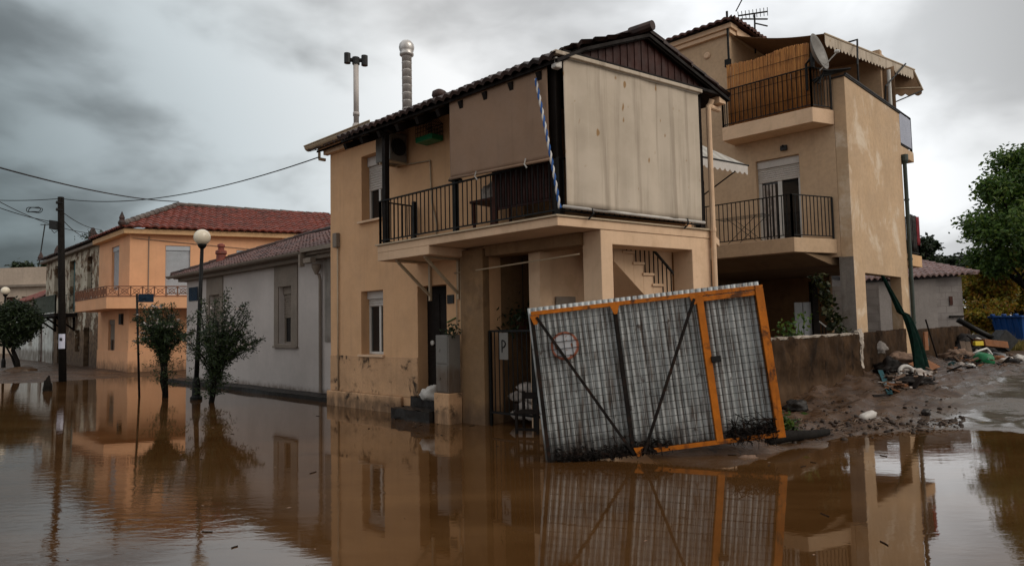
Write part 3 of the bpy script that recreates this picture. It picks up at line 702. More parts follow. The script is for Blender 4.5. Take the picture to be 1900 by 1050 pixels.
# roof: ridge along the street direction, gable over the awning side
m_s = .44; mR = .37; tE, zE = 1.02, 5.36; tR = -.80; zR = 6.16
tM, zM = .50, 5.645
def rz(t):
    if t >= tM: return zE + (tE - t) * (zM - zE) / (tE - tM)
    return zM + (tM - t) * (zR - zM) / (tM - tR) if t >= tR else zR - (tR - t) * mR
tB = -2.66
cL = C.pt(-.13, .16, 0); 
def on_gable(t):   # point of the gable plane (parallel to C, .16 in front of it) at depth t of frame A
    base = C.pt(0, .16, 0); k = ((A.pt(0, t, 0) - base).dot(A.n)) / (C.e.dot(A.n)); p = base + C.e * k; return Vector((p.x, p.y, 0))
def up(p, z): return Vector((p.x, p.y, z))
rf = MB()
e0, e1 = A.pt(2.05, tE, zE), up(on_gable(tE), zE); g0, g1 = A.pt(-.3, tR, zR), up(on_gable(tR), zR)
m1 = up(on_gable(tM), zM); rf.tiles(A.pt(2.05, tE, zE), e1, m1, A.pt(2.05, tM, zM), .19, .30); rf.tiles(A.pt(2.05, tM, zM), m1, g1, A.pt(2.05, tR, zR), .19, .34)
rf.tiles(A.pt(-.32, .34, rz(.34)), A.pt(2.05, .34, rz(.34)), A.pt(2.05, tR, zR), A.pt(-.32, tR, zR), .19, .34)
h1 = up(on_gable(tB), rz(tB)); rf.tiles(h1, A.pt(-.32, tB, rz(tB)), g0, g1, .19, .34)
rf.caps(g0 + Vector((0, 0, .05)), g1 + Vector((0, 0, .05)) + C.n * .03, .085, .36)
roof = rf.build('roof', M['tile_dark'], house)
ud = MB(); dz = Vector((0, 0, -.045)); th = Vector((0, 0, -.05))
def deck(a, b, c, d2): ud.hexa([a + dz + th, b + dz + th, c + dz + th, d2 + dz + th, a + dz, b + dz, c + dz, d2 + dz])
deck(A.pt(2.05, tE - .03, rz(tE - .03)), up(on_gable(tE - .03), rz(tE - .03)), up(on_gable(tM), zM), A.pt(2.05, tM, zM)); deck(A.pt(2.05, tM - .001, zM), up(on_gable(tM - .001), zM), up(on_gable(tR), zR), A.pt(2.05, tR, zR))
deck(A.pt(-.25, .2, rz(.2)), A.pt(2.048, .2, rz(.2)), A.pt(2.048, tR, zR), A.pt(-.25, tR, zR))
deck(up(on_gable(tB), rz(tB)), A.pt(-.25, tB, rz(tB)), A.pt(-.25, tR - .002, zR), up(on_gable(tR - .002), zR))
for i in range(10):
    s = 2.15 + i * .56
    if s > 7.3: break
    ud.bar(A.pt(s, tE - .06, rz(tE - .06) - .20), A.pt(s, -.1, rz(-.1) - .20), .08, .12)
ud.box(A, 2.1, 7.3, .74, .86, 5.36, 5.47); ud.box(C, .12, 3.2, -.17, -.05, 5.42, 5.53)
ud.build('roof_timbers', M['timber'], roof)
gb = MB(); k = 44
for i in range(k):   # upright boards of the gable
    ta, tb = tE - .22 + (tB + .25 - tE + .22) * i / k, tE - .22 + (tB + .25 - tE + .22) * (i + 1) / k
    pa, pb = on_gable(ta) - C.n * .12, on_gable(tb) - C.n * .12; off = C.n * (.012 if i % 2 else .0)
    pb2 = pa.lerp(pb, .95)
    q = [pa + off, pb2 + off, pb2 - C.n * .03, pa - C.n * .03]; ze = 5.47
    gb.hexa([up(x, ze) for x in q] + [up(q[0], rz(ta) - .10), up(q[1], rz(tb) - .10), up(q[2], rz(tb) - .10), up(q[3], rz(ta) - .10)])
gb.build('gable_boards', M['red_timber'], house)
fb = MB(); q0, q1, q2 = on_gable(tE - .03) - C.n * .05, on_gable(tR) - C.n * .05, on_gable(tB + .02) - C.n * .05
for a, b in ((up(q0, rz(tE - .03) - .08), up(on_gable(tM) - C.n * .05, zM - .08)), (up(on_gable(tM) - C.n * .05, zM - .08), up(q1, zR - .08)), (up(q1, zR - .09), up(q2, rz(tB + .02) - .09))): fb.bar(a, b, .04, .06)
fb.bar(up(on_gable(tE - .15) - C.n * .06, 5.475), up(on_gable(tB + .2) - C.n * .06, 5.475), .07, .05)
fb.build('barge_board', M['timber'], house, bevel=.005)
MB().bar(C.pt(-.08, .10, 5.435), C.pt(2.98, .10, 5.43), .10, .06).build('awning_cassette', M['awning'], house, bevel=.01)
# cornice and gutter over the left bay
cn = MB(); cn.box(A, -.1, 2.04, .001, .12, 5.60, 5.70); cn.box(A, -.16, 2.04, .001, .22, 5.702, 5.78); cn.build('cornice', M['plaster_clean'], house, bevel=.01)
gt = MB(); gp = [(.12 * math.cos(a) * .8, .10 * math.sin(a)) for a in [math.pi + math.pi * i / 8 for i in range(9)]]
gt.add([A.pt(s, .33 + x, 5.80 + z) for s in (-.4, 2.2) for x, z in gp], [(i, i + 1, 10 + i, 9 + i) for i in range(8)])
gt.add([A.pt(s, .33 + x * .93, 5.80 + z * .93) for s in (-.4, 2.2) for x, z in gp], [(i + 1, i, 9 + i, 10 + i) for i in range(8)])
gt.prism([A.pt(-.4, .33 + x, 5.80 + z) for x, z in gp], A.e * .01); gt.tube([A.pt(-.4, .43, 5.81), A.pt(2.2, .43, 5.81)], .016, 6)
gt.bar(A.pt(-.18, .18, 5.52), A.pt(-.18, .02, 5.52), .06, .06); gt.bar(A.pt(-.18, .17, 5.52), A.pt(-.18, .17, 5.68), .05, .05)
gt.build('gutter', M['gutter'], house)
# downpipes and surface pipes
dp = MB(); dp.tube([C.pt(3.27, .10, 5.36), C.pt(3.27, .06, 5.28), C.pt(3.23, .05, 5.22), C.pt(3.23, .05, .0)], .045, 10); dp.tube([C.pt(3.23, .05, 5.25), C.pt(3.62, -.05, 5.28)], .045, 10)
dp.box(C, 3.44, 3.60, -.1, .12, 5.33, 5.47); dp.lathe(C.pt(3.23, .05, 3.14), [(.055, 0), (.055, .06)], 10)
dp.build('downpipe', M['plaster_clean'], house, smooth=False)
pp = MB()
pp.tube([A.pt(.36, .035, 3.5), A.pt(.36, .035, .33)], .018, 6); pp.tube([A.pt(4.44, .04, 2.86), A.pt(4.44, .04, 1.5)], .022, 6)
pp.tube([A.pt(4.30, .03, 2.3), A.pt(4.30, .03, 1.5), A.pt(4.34, .03, 1.6)], .012, 6); pp.tube([A.pt(4.25, .03, 2.62), A.pt(5.1, .175, 2.62), A.pt(7.2, .14, 2.70)], .014, 6)
pp.tube([A.pt(2.9, .04, 4.85), A.pt(3.6, .03, 4.80), A.pt(3.63, .03, 4.0), A.pt(3.78, .03, 3.55), A.pt(3.72, .03, 3.2)], .016, 6)
split_build(pp, 'wall_pipe', M['gutter'], house, smooth=True)
# roof flues
fl = MB(); p = A.pt(.42, -.42, 0)
fl.lathe(up(p, 5.98), [(.13, 0), (.17, .08), (.16, .18), (.09, .28), (.075, .34)], 14); fl.tube([up(p, 6.3), up(p, 7.72)], .062, 12); fl.lathe(up(p, 6.5), [(.075, 0), (.075, .08)], 12)
f1 = fl.build('chimney_flue', M['flue_white'], roof, smooth=True)
fh = MB(); fh.tube([up(p, 7.70), up(p, 7.86)], .085, 10); q = A.e * .0 + Vector((.19, .03, 0))
fh.tube([up(p, 7.80) - q, up(p, 7.80) + q], .05, 8)
for sgn in (-1, 1): fh.tube([up(p, 7.70 + .02 * -sgn) + q * sgn, up(p, 7.93 + .02 * -sgn) + q * sgn], .075, 12)
fh.build('flue_cowl', M['dark_metal'], roof, smooth=False)
p = A.pt(2.15, -.55, 0); fl = MB()
for i in range(9): fl.tube([up(p, 5.95 + i * .165), up(p, 5.95 + i * .165 + .15), up(p, 5.95 + i * .165 + .158), up(p, 5.95 + i * .165 + .165)], [.105, .105, .112, .105], 16)
fl.build('steel_flue', M['steel'], roof, smooth=True)
MB().lathe(up(p, 7.40), [(.11, 0), (.15, .03), (.15, .07), (.125, .09), (.15, .13), (.165, .20), (.15, .27), (.10, .33), (.04, .355)], 20).build('flue_cap', M['steel'], roof, smooth=True)
MB().lathe(A.pt(4.75, .75, rz(.75) + .02), [(.10, 0), (.13, .06), (.12, .12), (.05, .16)], 12).build('roof_vent', M['tile_dark'], roof, smooth=True)

# things on and around the corner house
o = MB().lathe
def on(obj, label, cat, group=None): return tag(obj, label, cat, group)
ac = thing('air_conditioner', 'weathered grey air conditioner unit hung on the upper wall beside the balcony post', 'air conditioner', A.pt(2.75, 0, 4.86))
x = MB(); x.box(A, 2.44, 2.92, .05, .46, 4.88, 5.42); x.build('casing', M['cab_grey'], ac, bevel=.02)
x = MB(); x.lathe(A.pt(2.925, .26, 5.15), [(.17, 0), (.17, .015), (.15, .016), (.15, .004)], 20, axis=A.e)
for i in range(7): x.bar(A.pt(2.935, .26 - .15 + .05 * i, 5.0), A.pt(2.935, .26 - .15 + .05 * i, 5.3), .008)
x.build('fan_grille', M['dark_metal'], ac)
x = MB()
for t in (.1, .4): x.bar(A.pt(2.56 + t * .0, t, 4.86), A.pt(2.9, t, 4.86), .03)
for s in (2.58, 2.88): x.bar(A.pt(s, .01, 4.86), A.pt(s, .46, 4.86), .035)
split_build(x, 'bracket', M['gutter'], ac)
bc = thing('birdcage', 'small dark wire birdcage with a green tray hanging on the upper wall', 'birdcage', A.pt(3.75, .15, 5.12))
x = MB(); x.box(A, 3.5, 3.98, .02, .30, 5.10, 5.20); x.build('tray', M['green_plastic'], bc, bevel=.01)
x = MB()
for i in range(11):
    s = 3.51 + i * .046; x.tube([A.pt(s, .29, 5.2), A.pt(s, .29, 5.42), A.pt(s, .16, 5.52), A.pt(s, .03, 5.42), A.pt(s, .03, 5.2)], .006, 4)
for z in (5.28, 5.36, 5.42): x.tube([A.pt(3.5, .29, z), A.pt(3.98, .29, z), A.pt(3.98, .03, z), A.pt(3.5, .03, z)], .006, 4)
x.build('wire_cage', M['black_iron'], bc)
on(MB().box(A, .24, .40, .002, .10, 3.46, 3.78).build('junction_box', M['grey_trim'], None, bevel=.012), 'small grey electric junction box high on the left edge of the corner house', 'electric box')
x = MB(); x.box(A, 4.02, 4.20, .002, .02, 2.08, 2.24); o_ = x.build('house_number_plate', M['dark_metal'], None, bevel=.003); on(o_, 'small dark square house number plate right of the front door', 'number plate')
on(MB().bar(A.pt(4.01, .012, 1.74), A.pt(4.25, .012, 1.82), .012, .045, up=A.n).build('tape_strip', surf('green_tape', (.02, .12, .015), .2, .5, 5, 0, 5), None), 'short green tape strip stuck on the wall above the meter cabinet', 'tape')
mc = thing('meter_cabinet', 'grey electricity meter cabinet on a beige block beside the front door', 'cabinet', A.pt(4.33, .1, .0))
x = MB(); x.box(A, 4.16, 4.56, .162, .47, -.4, .52); x.build('base_block', M['plinth'], mc, bevel=.015)
x = MB(); x.box(A, 4.19, 4.53, .165, .44, .522, 1.52); x.build('cabinet_box', M['cab_grey'], mc, bevel=.012)
for z0, z1 in ((.55, 1.0), (1.03, 1.49)): MB().box(A, 4.21, 4.51, .441, .452, z0, z1).lathe(A.pt(4.30, .452, (z0 + z1) / 2), [(.03, 0), (.03, .012)], 10, axis=A.n).build('cabinet_door', M['cab_grey'], mc, bevel=.004)
rnd = random.Random(3)
def lump(name, mat, c, r, label, cat, group=None, seed=0, amp=.35, flat=.55, n=14, rot=0.0, parent=None):
    "crumpled bag, rag or stone: a noisy flattened ball resting on the ground"
    mb = MB(); c = Vector(c); rx, ry, rz_ = r; ca, sa = math.cos(rot), math.sin(rot)
    def f(u, v):
        th, ph = u * 2 * math.pi, (v - .5) * math.pi; d = Vector((math.cos(ph) * math.cos(th), math.cos(ph) * math.sin(th), math.sin(ph)))
        k = 1 + amp * mnoise.fractal(d * 1.7 + Vector((seed * 3.1, seed, 0)), .8, 2, 4); q = Vector((d.x * rx * k, d.y * ry * k, max(-flat, d.z) * rz_ * k))
        return c + Vector((q.x * ca - q.y * sa, q.x * sa + q.y * ca, q.z + rz_ * flat))
    mb.grid(f, n * 2, n); o = mb.build(name, mat, parent, smooth=True)
    if parent is None: tag(o, label, cat, group)
    return o
p = A.pt(3.72, .16, .34); lump('plastic_bag', M['plastic_white'], p, (.20, .16, .17), 'crumpled white plastic bag on the front door steps', 'bag', seed=2, amp=.3)
x = MB(); rl_ = random.Random(5)
x.leaves([A.pt(4.50 + rl_.gauss(0, .07), .34 + rl_.gauss(0, .07), 1.60 + rl_.gauss(0, .06)) for _ in range(110)], .075, rl_, .5)
on(x.build('dark_plant', M['leaf_dark'], None), 'dark leafy tuft lying on top of the meter cabinet', 'plant')

# awnings, rope
rw = thing('roller_awning', 'brown roller awning cloth hung half way down on the street side of the balcony', 'awning', A.pt(6.3, 1.0, 4.0))
def cloth(fr, s0, s1, zt0, zt1, zb0, zb1, t, amp, seed, nu=60, nv=20, lean=0.0):
    return MB().grid(lambda u, v: fr.pt(s0 + (s1 - s0) * u, t + lean * (1 - v) + amp * (1 - v * .8) * mnoise.noise(Vector((u * 7, v * .8, seed))) + amp * .5 * math.sin(u * 40 + seed) * (1 - v) * .3, (zb0 + (zb1 - zb0) * u) * (1 - v) + (zt0 + (zt1 - zt0) * u) * v), nu, nv)
cloth(A, 5.22, 7.33, 5.34, 5.30, 4.06, 3.98, .93, .022, 4).build('cloth', M['fabric_tan'], rw, smooth=True, solid=.006)
x = MB(); x.tube([A.pt(5.20, .93, 4.05), A.pt(7.35, .93, 3.97)], .022, 8); x.build('bottom_bar', M['fabric_tan'], rw, smooth=True)
x = MB()
for s in (5.85, 6.9): x.tube([A.pt(s, .95, 4.06), A.pt(s - .02, .96, 3.98), A.pt(s + .02, .95, 3.92)], .012, 6)
split_build(x, 'strap', M['plastic_white'], rw)
sw = thing('side_awning', 'large stained off-white awning cloth closing the gable side of the balcony', 'awning', C.pt(1.5, .05, 3.2))
cloth(C, .10, 2.93, 5.41, 5.40, 3.30, 3.28, .085, .075, 9, 110, 24).build('cloth', M['awning'], sw, smooth=True, solid=.006)
x = MB(); x.tube([C.pt(.04, .085, 3.285), C.pt(2.98, .085, 3.265)], .024, 10); x.build('bottom_bar', M['plastic_white'], sw, smooth=True)
x = MB(); x.tube([C.pt(.08, .085, 5.42), C.pt(2.96, .085, 5.41)], .022, 10); x.build('top_tube', M['white_metal'], sw, smooth=True)
x = MB()
for s in (.55, 2.55): x.tube([C.pt(s, .10, 3.30), C.pt(s + .01, .12, 3.22), C.pt(s - .03, .05, 3.14)], .014, 6)
split_build(x, 'strap', M['dark_metal'], sw); MB().box(C, -.07, .05, .02, .13, 5.22, 5.37).build('end_bracket', M['plastic_white'], sw, bevel=.02)
# twisted blue and white rope
P0, P1 = A.pt(7.17, 1.0, 5.15), A.pt(7.56, 1.0, 3.24); nb = 130
for mname, ph in (('rope', 0),):
    mb = MB()
    for k, mi in ((0, 0), (1, 1)):
        pts = []
        for i in range(nb + 1):
            f = i / nb; c = P0.lerp(P1, f) + A.n * (.05 * math.sin(f * math.pi)) + A.e * (.05 * math.sin(f * math.pi)); a = f * 2 * math.pi * 9 + k * math.pi
            pts.append(c + A.e * (.012 * math.cos(a)) + A.n * (.012 * math.sin(a)))
        mb.tube(pts, .0135, 6, mi)
    o_ = mb.build('rope', [surf('blue_rope', (.02, .09, .30), .2, .8, 8, .2, 80), surf('white_rope', (.58, .55, .52), .1, .8, 8, .2, 80)], None, smooth=True)
    on(o_, 'twisted blue and white rope hanging from the roof down to the balcony corner', 'rope')
# what stands on the balcony
bl = thing('slatted_bench', 'dark red-brown slatted wooden screen standing behind the balcony railing', 'screen', A.pt(6.6, .55, 3.185))
x = MB()
for i in range(24):
    s = 5.98 + i * .055; x.box(A, s, s + .036, .66, .68, 3.5, 4.12)
for z in (3.46, 3.8, 4.10): x.box(A, 5.95, 7.32, .63, .655, z, z + .05)
x.build('slats', M['red_timber'], bl)
x = MB()
for s in (5.93, 7.28): x.box(A, s, s + .06, .62, .69, 3.186, 4.15)
split_build(x, 'frame_post', M['brown_door'], bl, bevel=.004)
tb = thing('balcony_table', 'small dark wooden table on the balcony behind the middle railing post', 'table', A.pt(5.6, .35, 3.185))
x = MB(); x.box(A, 5.32, 5.86, .1, .62, 3.66, 3.70); x.build('top', M['brown_door'], tb, bevel=.005)
for s, t in ((5.35, .14), (5.79, .14), (5.35, .54), (5.79, .54)): MB().box(A, s, s + .04, t, t + .04, 3.186, 3.658).build('leg', M['brown_door'], tb)
lump('white_bundle', M['rag_white'], A.pt(5.64, .4, 3.70), (.17, .14, .17), 'crumpled white bundle lying on the balcony table', 'bundle', seed=8)
# gate with bags behind it
gt_ = thing('iron_gate', 'black iron bar gate closing the porch beside the pier', 'gate', A.pt(6.1, .06, 0))
x = MB(); gs0, gs1 = 5.17, 7.15
for s in (gs0, 6.16, 6.2, gs1): x.box(A, s - .022, s + .022, .03, .075, -.25, 1.58)
for z in (.20, 1.555): x.box(A, gs0, gs1, .035, .07, z, z + .035)
x.build('frame', M['black_iron'], gt_)
x = MB(); s = gs0 + .1
while s < gs1 - .05: x.bar(A.pt(s, .05, .2), A.pt(s, .05, 1.56 if not (5.40 < s < 5.62) else 1.12), .020); s += .105
x.build('bars', M['black_iron'], gt_)
sg = thing('parking_sign', 'small pale sign with the letter P fixed to the iron gate', 'sign', A.pt(5.5, .09, 1.1))
MB().box(A, 5.42, 5.62, .077, .088, 1.10, 1.545).build('plate', M['cab_grey'], sg, bevel=.004)
x = MB()
x.box(A, 5.475, 5.495, .089, .094, 1.22, 1.42)
x.tube([A.pt(5.49 + .075 * math.cos(a), .092, 1.36 + .06 * math.sin(a)) for a in [math.pi / 2 - math.pi * i / 10 for i in range(11)]], .011, 5)
x.build('letter_p', M['black_iron'], sg)
bag = lump('sandbag', M['rag_white'], A.pt(5.45, -.38, 0), (.21, .17, .10), 'white sandbag stacked in rows behind the iron gate', 'sandbag', 'sandbags stacked behind the iron gate', seed=3, amp=.16, flat=.7, n=9, rot=R_(-44))
base = Vector(bag.location); kk = 0
for row in range(4):
    for i in range(5):
        if row == 0 and i == 0: bag.location = base + Vector((0, 0, .08)); continue
        c = bag.copy(); COL.objects.link(c); c.location = base + A.e * (i * .36 + (row % 2) * .14 + rnd.uniform(-.03, .03)) + A.n * rnd.uniform(-.04, .04) + Vector((0, 0, 0.08 + row * .15))
        c.rotation_euler = (0, 0, rnd.uniform(-.25, .25))
ch = thing('wooden_chair', 'dark wooden chair half sunk in the flood water by the gate', 'chair', G(985, 802))
cb = G(985, 802); cf = Fr((cb.x, cb.y), -20)
for s, t in ((-.17, .17), (.17, .17)): MB().box(cf, s - .02, s + .02, t - .02, t + .02, -.3, .46).build('leg', M['timber'], ch)
for s in (-.17, .17): MB().box(cf, s - .02, s + .02, -.19, -.15, -.3, .62).build('leg', M['timber'], ch)
MB().box(cf, -.2, .2, -.18, .2, .30, .335).build('seat', M['timber'], ch, bevel=.005)
x = MB(); x.box(cf, -.15, .15, -.185, -.155, .50, .60); x.box(cf, -.15, .15, .155, .185, .05, .09); split_build(x, 'rail', M['timber'], ch)
x = MB(); rl_ = random.Random(11); pb = A.pt(5.32, -.62, 1.76)
x.leaves([pb + Vector((rl_.gauss(0, .22), rl_.gauss(0, .2), rl_.gauss(0, .13))) for _ in range(420)], .11, rl_, .35)
hp = thing('hanging_plant', 'dark drooping plant hung in the porch above the iron gate', 'plant', pb); x.build('foliage', M['leaf_dark'], hp)
x = MB(); x.lathe(pb + Vector((0, 0, -.2)), [(.10, 0), (.16, .2), (.17, .22)], 12); x.build('pot', M['brown_door'], hp)
x = MB(); x.tube([pb + Vector((0, 0, .0)), up(pb, 2.84)], .008, 5); x.build('cord', M['black_iron'], hp)
# ================================================================== REAR ANNEX between the corner house and the apartment house
annex = thing('rear_house', 'narrow beige house squeezed between the corner house and the apartment house', 'house', C.pt(4, -3.3, 0))
MB().box(C, 3.0, 4.75, -6.0, -3.32, -.3, 6.2).build('wall', M['plaster_dl'], annex)
x = MB(); x.tiles(C.pt(2.8, -3.1, 6.28), C.pt(4.9, -3.1, 6.28), C.pt(4.9, -5.5, 7.0), C.pt(2.8, -5.5, 7.0), .2, .34); x.build('roof', M['tile_brown'], annex)
x = MB(); x.tube([C.pt(2.8, -3.05, 6.18), C.pt(4.9, -3.05, 6.18)], .07, 8); x.build('gutter', M['gutter'], annex)
aw = thing('small_awning', 'small grey striped awning with a scalloped edge beside the downpipe', 'awning', C.pt(4.2, -2.4, 4.4))
sA, zA = C.sz(1387, 307, -2.0); sB, zB = C.sz(1296, 290, -2.0)
def scallop(pa, pb, drop, wave, n=60):
    mb = MB()
    def f(u, v):
        p = pa.lerp(pb, u); l = (pb - pa).length * u
        return p + Vector((0, 0, -drop * v * (.72 + .28 * abs(math.sin(l / wave * math.pi)))))
    return mb.grid(f, n, 3)
pa, pb = C.pt(sA, -2.0, zA), C.pt(sB, -2.0, zB)
x = MB().grid(lambda u, v: pb.lerp(pa, u) + (Vector((0, 0, .78)) - C.n * 1.3) * v, 20, 8)
m_, nt_, b_, _o = new_mat('grey_striped_cloth'); t_ = NT(nt_); wv = t_.n('ShaderNodeTexWave'); wv.inputs['Scale'].default_value = 1.6; t_.link(t_.pos((.83, .56, 0)), wv.inputs[0])
t_.link(t_.mix(wv.outputs[1], (.30, .28, .25), (.42, .40, .36)), b_.inputs['Base Color']); b_.inputs['Roughness'].default_value = .9; M['striped'] = m_
x.build('cloth', M['striped'], aw, solid=.006); scallop(pb, pa, .22, .17).build('valance', M['shutter'], aw, solid=.005)
x = MB(); x.tube([pa + Vector((.03, .03, 0)), pb], .022, 8); x.bar(pa - C.e * .12, C.pt(sA - .55, -3.2, zA - .75), .025); x.build('arm', M['dark_metal'], aw)

# ================================================================== LOW WHITE HOUSE
wh = thing('white_house', 'low grey-white house with a brown tiled hip roof and grey window panels', 'house', W.pt(-9.5, 0, 0))
w1, w2 = (-2.63, -1.88, 1.30, 2.84), (-7.45, -6.65, 1.30, 2.84)
MB().wall(W, -9.53, 1.28, -.5, 3.5, -.3, 0, [w1, w2]).box(W, -9.53, -9.23, -6.5, -.302, -.5, 3.5).build('wall', M['white_wall'], wh, bevel=.01)
x = MB()
for s0, s1, h in ((-2.88, -1.55, w1), (-7.72, -6.4, w2)): x.wall(W, s0, s1, 1.24, 3.44, .002, .03, [h])
split_build(x, 'window_surround', M['grey_trim'], wh, bevel=.005)
MB().box(W, -.16, .30, .002, .022, 1.36, 3.45).build('grey_panel', M['concrete'], wh)
for h in (w1, w2): window_part(wh, W, h[0], h[1], h[2], h[3], -.16, M['grey_trim'], .55, M['grey_trim'], name='window')
x = MB()
for s0, s1 in ((-2.9, -1.53), (-7.74, -6.38)): x.box(W, s0, s1, .003, .07, 1.19, 1.238)
split_build(x, 'window_sill', M['grey_trim'], wh, bevel=.005)
x = MB(); ea, eb, ec, ed = W.pt(-9.95, .36, 3.60), W.pt(1.25, .36, 3.60), W.pt(1.25, -3.2, 5.0), W.pt(-6.6, -3.2, 5.0)
x.tiles(ea, eb, ec, ed, .20, .34); bk = W.pt(-9.95, -6.76, 3.60); x.tiles(bk, ea, ed, ed, .20, .34)
x.tiles(W.pt(1.25, -6.76, 3.6), bk, ed, ec, .2, .34)
wroof = x.build('roof', M['tile_brown'], wh)
MB().caps(ea + Vector((0, 0, .06)), ed + Vector((0, 0, .06)), .09, .35).caps(ed + Vector((0, 0, .06)), ec + Vector((0, 0, .06)), .09, .35).build('ridge_tiles', M['tile_dark'], wroof)
x = MB(); x.box(W, -9.75, 1.22, -.2, .22, 3.40, 3.50); x.box(W, -9.9, 1.22, -.2, .33, 3.502, 3.575); x.box(W, -9.92, -9.55, -6.6, -.202, 3.45, 3.57)
x.build('eave_board', M['grey_trim'], wh, bevel=.01)
x = MB()
gp = [(.10 * math.cos(a), .09 * math.sin(a)) for a in [math.pi + math.pi * i / 8 for i in range(9)]]
for k in (1, .93): x.add([W.pt(s, .42 + px * k, 3.60 + pz * k) for s in (-10.1, -.55) for px, pz in gp], [(i, i + 1, 10 + i, 9 + i) for i in range(8)])
x.prism([W.pt(-10.1, .42 + px, 3.60 + pz) for px, pz in gp], W.e * .012)
x.bar(W.pt(-.55, .42, 3.62), W.pt(1.1, .42, 3.60), .10, .10); x.box(W, -.62, -.52, .36, .48, 3.22, 3.58); x.box(W, -.50, -.12, .28, .42, 3.30, 3.42)
x.lathe(W.pt(-.30, .16, 3.02), [(.035, 0), (.12, .18), (.12, .26)], 12); x.tube([W.pt(-.30, .10, 3.05), W.pt(-.30, .06, 2.9), W.pt(-.30, .06, .12)], .038, 10)
x.build('gutter', M['grey_trim'], wh)
p = W.pt(-8.75, -.85, 4.02); x = MB(); x.lathe(p, [(.17, 0), (.15, .3), (.19, .34), (.18, .44), (.10, .48), (.10, .56), (.13, .58), (.12, .66), (.05, .70)], 14); x.build('chimney_pot', M['tile_red'], wroof, smooth=False)
x = MB(); rough_box(x, W, -9.9, 1.2, .0, .55, -.5, .10, n=40, a=.03, seed=3)
tag(x.build('sidewalk', M['wet_stone'], None), 'dark wet kerb strip along the foot of the low white house', 'pavement', kind='structure')
x = MB(); x.box(W, -9.28, -8.5, .012, .03, 2.72, 3.18); o_ = x.build('street_sign', M['sign_blue'], None, bevel=.004); tag(o_, 'blue street name plate on the left corner of the low white house', 'sign')

# ================================================================== SALMON HOUSE
oh = thing('salmon_house', 'salmon two storey house with red tiled hip roof and lattice balcony', 'house', S.pt(0, 0, 0))
g1, sw1 = (-2.95, -1.95, .80, 2.28), (-2.59, -1.50, 3.55, 5.47)
fw1, fw2 = (1.32, 2.27, 3.25, 5.35), (4.1, 4.95, 3.7, 5.22)
x = MB().wall(S, -4.65, 0, -.5, 5.95, -.3, 0, [g1, sw1]); x.wall(O, .0, 11.5, -.5, 5.95, -.3, 0, [fw1, fw2, (2.6, 3.6, .1, 2.3)])
x.build('wall', M['orange_wall'], oh)
x = MB(); x.box(S, -4.64, .02, .002, .03, -.5, .95); x.box(O, -.02, 11.4, .002, .03, -.5, .95); x.box(S, -1.92, -.02, .002, .03, .951, 1.0) if False else None
x.build('plinth', M['orange_wall'], oh, bevel=.008)
window_part(oh, S, *sw1, -.10, M['shutter_blue'], .93, M['shutter_blue']); window_part(oh, O, *fw1, -.08, M['shutter_blue'], .96, M['shutter_blue']); window_part(oh, O, *fw2, -.08, M['shutter_blue'], .9, M['shutter_blue'])
window_part(oh, S, *g1, -.1, M['grey_trim'], .6, M['grey_trim']); x = MB(); x.box(O, 2.6, 3.6, -.25, -.2, .1, 2.3); x.build('door', M['brown_door'], oh)
x = MB()
cS = S.pt(0, 0, 0)
# balcony wrapping the corner: intersect the two offset lines
def meet(f1, t1, f2, t2):
    a = f1.pt(0, t1, 0); b = f2.pt(0, t2, 0); d = f1.e.x * f2.e.y - f1.e.y * f2.e.x; r = b - a
    return a + f1.e * ((r.x * f2.e.y - r.y * f2.e.x) / d)
bc_ = meet(S, 1.0, O, 1.0); bs = [S.pt(-4.25, .003, 0), S.pt(-4.25, 1.0, 0), bc_, O.pt(6.5, 1.0, 0), O.pt(6.5, .003, 0), meet(S, .003, O, .003)]
ob = slab_mb(bs, 2.66, 3.13).build('balcony', M['orange_wall'], oh, bevel=.01)
x = MB()
for p, q in ((bs[1], bs[2]), (bs[2], bs[3]), (bs[0], bs[1])):
    l = (q - p).length; k = max(1, round(l / .42)); ins = Vector((0, 0, 0))
    for z in (3.16, 3.55): x.bar(up(p, z), up(q, z), .045, .04)
    for i in range(k):
        a, b = p.lerp(q, i / k), p.lerp(q, (i + 1) / k); x.bar(up(a, 3.13), up(a, 3.56), .035)
        x.bar(up(a, 3.18), up(b, 3.53), .025); x.bar(up(b, 3.18), up(a, 3.53), .025)
        c = a.lerp(b, .5); n_ = Vector(((b - a).y, -(b - a).x, 0)).normalized()
        x.tube([up(c, 3.355) + (b - a).normalized() * (.11 * math.cos(j * math.pi / 4)) + Vector((0, 0, .11 * math.sin(j * math.pi / 4))) for j in range(9)], .013, 4)
x.build('lattice_railing', surf('brown_lattice', (.20, .09, .05), .3, .7, 4, .2, 40), ob)
x = MB(); ra, rb = O.pt(1.55, -4.1, 7.72), O.pt(8.3, -4.1, 7.55)
ec_ = up(meet(S, .38, O, .38), 6.05); er = O.pt(11.8, .38, 6.05)
x.tiles(ec_, er, rb, ra, .30, .40, .055, .05); sl_ = S.pt(-4.66, .38, 6.05); x.tiles(sl_, ec_, ra, S.pt(-4.66, -4.0, 7.7), .30, .40)
x.tiles(O.pt(12.2, -8.6, 6.05), O.pt(-2, -8.6, 6.05), ra, rb, .3, .4); x.tiles(er, O.pt(11.8, -8.6, 6.05), rb, rb, .3, .4)
oroof = x.build('roof', M['tile_red'], oh)
x = MB().caps(ec_ + Vector((0, 0, .09)), ra + Vector((0, 0, .10)), .13, .42); x.caps(ra + Vector((0, 0, .09)), rb + Vector((0, 0, .09)), .11, .42).caps(rb + Vector((0, 0, .09)), er + Vector((0, 0, .09)), .12, .42); x.build('ridge_tiles', M['tile_grey'], oroof)
